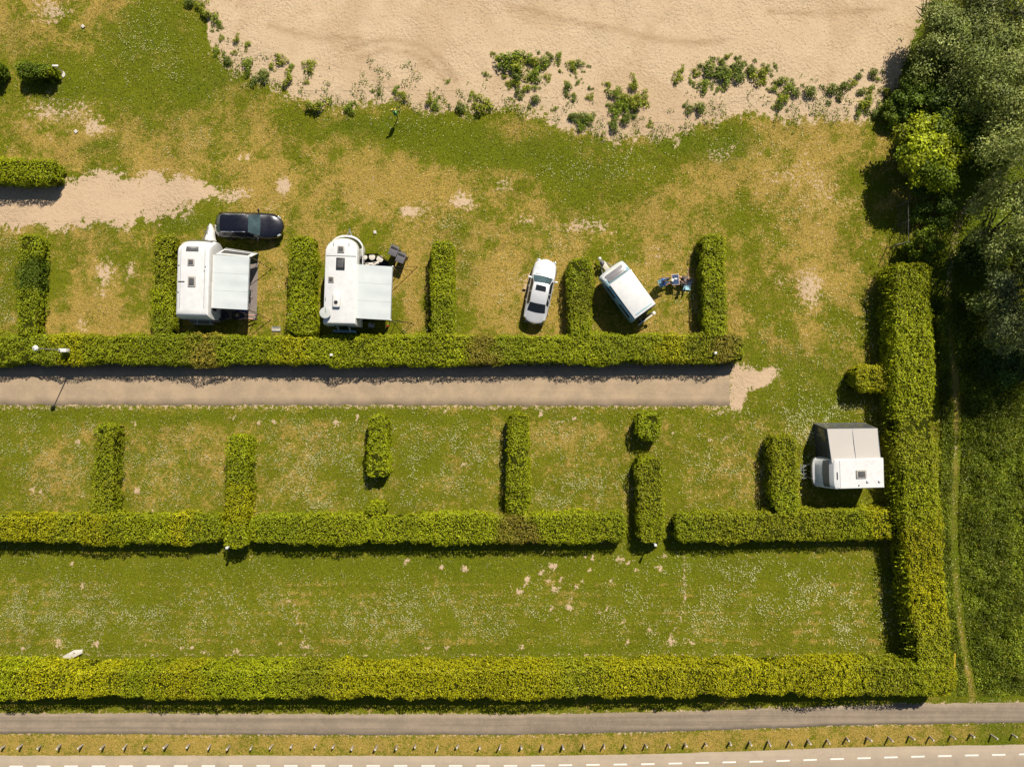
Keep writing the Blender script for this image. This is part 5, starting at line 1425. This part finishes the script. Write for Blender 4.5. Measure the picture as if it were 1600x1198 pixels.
MB().sheet(lambda u, v: Vector((-.26 + .52 * u + .06 * v, -.2 + .36 * v, .10 + .02 * math.sin(6 * u) + .02 * math.cos(5 * v))), 8, 6, .02).build("cloth", M['ltblue'], tw)

# ---- caravan three with grey awning tent
c0 = W(1325, 738, 1.8); A4 = R(181.6)
cv = thing("caravan", "white caravan with grey awning tent in the corner by the tall hedge", "caravan", (c0.x, c0.y, 0), A4)
SH4 = Shell([(.42, -2.10, 1.95, .98, .35), (.8, -2.14, 2.14, 1.03, .5), (1.1, -2.15, 2.16, 1.04, .5), (1.2, -2.15, 2.02, 1.03, .42), (1.75, -2.14, 1.78, 1.03, .34), (2.25, -2.12, 1.46, 1.02, .22), (2.48, -2.09, 1.28, 1.0, .2), (2.56, -2.0, 1.05, .95, .15)])
SH4.body("body", M['white'], cv)
SH4.patch("front_window", M['acrylic'], cv, 1.80, 2.22, 3.0, 9.0)
SH4.patch("front_locker", M['trim'], cv, .72, 1.12, 2.0, 10.0, .015, 16, 3)
SH4.patch("side_window", M['glass'], cv, 1.35, 1.9, .1, .35); SH4.patch("side_window", M['glass'], cv, 1.35, 1.9, .55, .8); SH4.patch("side_window", M['glass'], cv, 1.35, 1.9, 11.6, 11.9); SH4.patch("rear_window", M['glass'], cv, 1.4, 1.95, 12.2, 12.8)
hatch(cv, -.52, .02, 2.57, .68, .56, clips=True)
for y in (-.9, .9): box("roof_seam", (-.5, y, 2.552), (3.0, .025, .012), M['trim'], cv)
box("roof_seam", (.90, 0, 2.565), (.02, 1.85, .015), M['trim'], cv); box("roof_vent", (1.08, .1, 2.56), (.05, .50, .03), M['black'], cv)
for (x, y) in ((-.95, .52), (-1.75, .52)): MB().lathe([(.09, 0), (.09, .09), (.03, .12)], 14, Matrix.Translation((x, y, 2.55))).build("flue_cap", M['white_dull'], cv)
MB().lathe([(.05, 0), (.03, .07)], 8, Matrix.Translation((-.35, .78, 2.56))).build("aerial_base", M['black'], cv)
for s in (-1, 1):
    wheel(cv, (-.3, s * .92, .31)); box("tail_light", (-2.15, s * .88, 1.0), (.05, .12, .4), M['lamp_red'], cv, .01)
    MB().bar((2.0, s * .45, 1.0), (2.28, s * .40, 1.28), .018).build("grab_rail", M['alu'], cv)
drawbar(cv, 2.0, 3.0, .42, .5)
for x in (2.62, 2.80): MB().bar((x, -.52, .78), (x, .52, .78), .022).build("carrier_rail", M['trim'], cv)
for y in (-.45, -.1, .15, .45): MB().bar((2.4, y, .7), (2.88, y, .78), .016).build("carrier_arm", M['trim'], cv)

tn = thing("awning_tent", "grey fabric awning tent with dark mesh side attached to the corner caravan", "tent", W(1325, 690))
TA, TB, TC, TD = W(1292.5, 670, 2.05), W(1371, 669, 2.05), W(1376.5, 721, 2.42), W(1300, 723, 2.42)
o = MB().sheet(lambda u, v: TA.lerp(TB, u).lerp(TD.lerp(TC, u), v) - Vector((0, 0, .05 * math.sin(math.pi * v) + .03 * abs(math.cos(math.pi * u)) ** .3 * math.sin(math.pi * v) * -1)) - tn.location, 16, 12, .012).build("roof", M['canvas_grey'], tn, 0, 2, True, 60)
for t in (0, .5, 1): MB().bar(TA.lerp(TB, t) - tn.location + Vector((0, 0, -.02)), TD.lerp(TC, t) - tn.location + Vector((0, 0, -.02)), .02).build("roof_pole", M['alu'], tn)
gA, gB, gC, gD = [Vector((p.x, p.y, 0)) for p in (TA, TB, TC, TD)]
fA, fB = gA + Vector((-.05, .28, 0)), gB + Vector((.05, .28, 0))
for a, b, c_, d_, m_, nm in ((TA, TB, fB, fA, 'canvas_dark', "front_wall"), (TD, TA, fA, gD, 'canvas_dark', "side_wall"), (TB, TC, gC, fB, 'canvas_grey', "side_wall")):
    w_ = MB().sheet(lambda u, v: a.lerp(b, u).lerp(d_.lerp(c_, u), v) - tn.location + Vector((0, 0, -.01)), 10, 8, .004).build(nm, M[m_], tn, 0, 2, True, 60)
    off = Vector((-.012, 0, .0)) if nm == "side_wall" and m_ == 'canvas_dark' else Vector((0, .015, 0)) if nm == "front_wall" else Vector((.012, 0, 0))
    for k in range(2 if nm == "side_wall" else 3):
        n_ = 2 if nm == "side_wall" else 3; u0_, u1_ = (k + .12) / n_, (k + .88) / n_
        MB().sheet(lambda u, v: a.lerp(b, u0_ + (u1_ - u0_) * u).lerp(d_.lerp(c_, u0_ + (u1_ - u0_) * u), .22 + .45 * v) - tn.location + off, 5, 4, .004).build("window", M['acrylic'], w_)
    if nm == "side_wall" and m_ == 'canvas_dark':
        for uu in (.10, .72): MB().bar(a.lerp(b, uu).lerp(d_.lerp(c_, uu), .1) - tn.location + off * 2, a.lerp(b, uu).lerp(d_.lerp(c_, uu), .8) - tn.location + off * 2, .035).build("seam_tape", M['trim'], w_)
for p, q_ in ((TA, fA), (TB, fB)): MB().bar(p - tn.location, q_ - tn.location, .02).build("pole", M['alu'], tn)

# ================================================================== small furniture of the site
lp = W(124, 549)
lamp = thing("street_lamp", "lamp post with white disc head in the hedge at the far left", "lamp", lp)
MB().bar((0, 0, 0), (0, 0, 4.55), .055, 9, .035).build("pole", M['steel'], lamp)
hd = MB().lathe([(.05, 4.45), (.15, 4.52), (.19, 4.60), (.14, 4.70), (.05, 4.74)], 18).build("lamp_head", M['white_dull'], lamp)
MB().lathe([(.03, 4.74), (.03, 4.79), (.005, 4.80)], 8).build("finial", M['trim'], hd)
sb = MB().box((.16, -.02, 1.95), (.52, .24, .42)).build("meter_box", M['white_dull'], lamp, .02)
MB().bar((-.06, -.02, 1.95), (.0, -.02, 1.95), .05).build("box_bracket", M['steel'], sb)
for px, py, h, lab in ((528, 556, 1.75, "slim hookup post with white head on the long upper hedge, below the dish caravan"), (1107, 553, 1.65, "slim hookup post with white head near the right end of the long upper hedge"), (371, 846, 1.75, "slim hookup post with white head at the foot of the narrow lower hedge spur"), (1016, 842, 1.75, "slim hookup post with white head at the foot of the broad lower hedge spur"), (12, 843, 1.6, "slim hookup post at the left edge of the lower long hedge")):
    t = thing("hookup_post", lab, "post", W(px, py), 0, "electric hookup posts")
    MB().bar((0, 0, 0), (0, 0, h - .2), .04, 8).build("pole", M['steel'], t)
    MB().box((0, 0, h - .05), (.15, .13, .32)).build("head", M['white_dull'], t, .03); MB().box((0, 0, h + .135), (.17, .15, .03)).build("cap", M['white'], t, .01)
tp = thing("tap_post", "white tap stand with round slab beside the small clipped bush", "tap", W(99, 116))
MB().lathe([(.01, .03), (.17, .03), (.17, .08), (.01, .09)], 16, Matrix.Translation((0, -.05, 0)) @ Matrix.Scale(1.3, 4, (0, 1, 0))).build("slab", M['stone'], tp)
MB().bar((.0, .12, 0), (.0, .12, .95), .035).build("post", M['steel'], tp); MB().box((.05, .16, .97), (.42, .12, .05)).build("top_board", M['white_dull'], tp, .01)
MB().tube([(0, .12, .8), (0, 0, .8), (0, -.03, .72)], .018).build("tap", M['chrome'], tp)
dp = thing("dispenser_post", "thin dark pole with green box and yellow top at the beach's grassy edge", "post", W(621.5, 185))
MB().bar((0, 0, 0), (0, 0, 1.45), .03, 8).build("pole", M['black'], dp)
bx = MB().box((.0, -.05, 1.05), (.24, .18, .52)).build("box", M['green'], dp, .02); MB().box((.02, -.06, 1.325), (.17, .12, .02)).build("box_lid", paint("light_green_lid", (.25, .55, .12), .4), bx)
MB().box((-.06, .0, 1.50), (.34, .10, .06), rz=.5).build("sign_frame", M['black'], dp, .01)
for x in (-.14, .06): MB().box((x, .03, 1.535), (.13, .07, .02), rz=.5).build("yellow_tag", M['yellow'], dp)
hx_ = [(96, 1026), (113, 1016.5), (127, 1015.5), (127, 1021.5), (108.5, 1033), (96, 1033)]
bd = thing("white_board", "weathered white board-like slab lying against the long bottom hedge", "board", W(111, 1024))
pz = [W(*p, .30) - bd.location for p in hx_]; cz = sum(pz, Vector()) / 6
MB().loft([[Vector((p.x * .96, p.y * .96, .02)) for p in pz], [Vector((p.x, p.y, .16)) for p in pz], [Vector((cz.x + (p.x - cz.x) * .86, cz.y + (p.y - cz.y) * .72 + .03, .30)) for p in pz]]).build("slab", M['stone'], bd, .012)
MB().box((W(116, 1020, .3) - bd.location) + Vector((0, 0, .02)), (.10, .05, .02), rz=.5).build("catch", M['bin_lid'], bd)
yp = thing("marker_pole", "yellow marker pole leaning in the corner of the boundary hedges", "pole", W(1478, 1030))
MB().bar(Vector((0, 0, 0)), W(1492, 1021, 2.35) - yp.location, .035, 8).build("pole", M['yellow'], yp)
MB().bar(W(1492, 1021, 2.35) - yp.location, W(1491, 1043, 2.25) - yp.location, .04, 8).build("arm", M['yellow'], yp)
wf = thing("wire_fence", "short grey wire fence in shade above the tall boundary hedge", "fence", W(1398, 350))
fp = [W(1402, 322), W(1402, 352), W(1402, 384), W(1385, 388)]
for p in fp: MB().bar(p - wf.location, p - wf.location + Vector((0, 0, 1.45)), .03, 7).build("post", M['bin_lid'], wf)
for a, b in zip(fp[:-1], fp[1:]):
    MB().bar(a - wf.location + Vector((0, 0, 1.42)), b - wf.location + Vector((0, 0, 1.42)), .011).build("rail", M['bin_lid'], wf)
    ms = MB()
    for k in range(0, 9, 2): ms.bar(a - wf.location + Vector((0, 0, .12 + .15 * k)), b - wf.location + Vector((0, 0, .12 + .15 * k)), .003, 3)
    for k in range(1, 10): ms.bar(a.lerp(b, k / 10) - wf.location + Vector((0, 0, .1)), a.lerp(b, k / 10) - wf.location + Vector((0, 0, 1.4)), .0025, 3)
    ms.build("wire_mesh", M['steel'], wf)["kind"] = "stuff"
MB().bar(fp[0] - wf.location + Vector((0, 0, 1.4)), W(1424, 305, .1) - wf.location, .02).build("brace", M['steel'], wf)
for px, py, s, lab in ((130, 42, .20, "small pale concrete slab by the bare patch in the upper left"), (119, 206, .22, "small pale concrete slab below the clipped bush"), (586, 363, .20, "small pale paving slab above the windbreak"), (1370, 418, .0, "")):
    if s:
        t = MB().box((0, 0, .04), (s, s * 1.1, .07), rz=random.random()).build("paving_slab", M['stone'], None, .01); t.location = W(px, py); tag(t, lab, "slab")

# roadside posts
def ordinal(n_):
    a = ["", "first", "second", "third", "fourth", "fifth", "sixth", "seventh", "eighth", "ninth", "tenth", "eleventh", "twelfth", "thirteenth", "fourteenth", "fifteenth", "sixteenth", "seventeenth", "eighteenth", "nineteenth"]
    if n_ < 20: return a[n_]
    t = {2: ("twentieth", "twenty"), 3: ("thirtieth", "thirty"), 4: ("fortieth", "forty"), 5: ("fiftieth", "fifty")}[n_ // 10]
    return t[0] if n_ % 10 == 0 else t[1] + "-" + a[n_ % 10]

PX = [5, 32, 61, 92, 127, 161, 195, 227, 259, 293, 326, 356, 391, 423, 454, 491, 520, 549, 586, 617, 646, 681, 713, 747, 779, 811, 844, 876, 909, 941, 973, 1005, 1040, 1067, 1099, 1137, 1168, 1197, 1230, 1259, 1289, 1319, 1351, 1385, 1417, 1449, 1482, 1513, 1545, 1578]
pm = MB().box((0, 0, .27), (.11, .11, .58)).mesh("post_shaft", .012); pt_ = MB().loft([[Vector((a * .058, b * .058, .56)) for a, b in ((-1, -1), (1, -1), (1, 1), (-1, 1))], [Vector((a * .04, b * .04, .60)) for a, b in ((-1, -1), (1, -1), (1, 1), (-1, 1))]]).mesh("post_cap", .008)
for i, px in enumerate(PX):
    vb = float(fx([(0, 1163), (400, 1163.5), (800, 1164), (1000, 1161.5), (1200, 1156.5), (1400, 1150), (1600, 1146)], px))
    t = thing("verge_post", f"short weathered wooden verge post, {ordinal(i + 1)} from the left", "post", W(px + 3, vb + random.uniform(-1.2, 1.2)), random.uniform(-.2, .2), "wooden posts along the road verge")
    add_obj("shaft", pm, M['wood'], t); add_obj("cap", pt_, M['stone'], t)
    t.rotation_euler = (random.uniform(-.12, .12), random.uniform(-.12, .12), random.uniform(-.5, .5)); t.scale = (random.uniform(.85, 1.15),) * 2 + (random.uniform(.8, 1.12),)
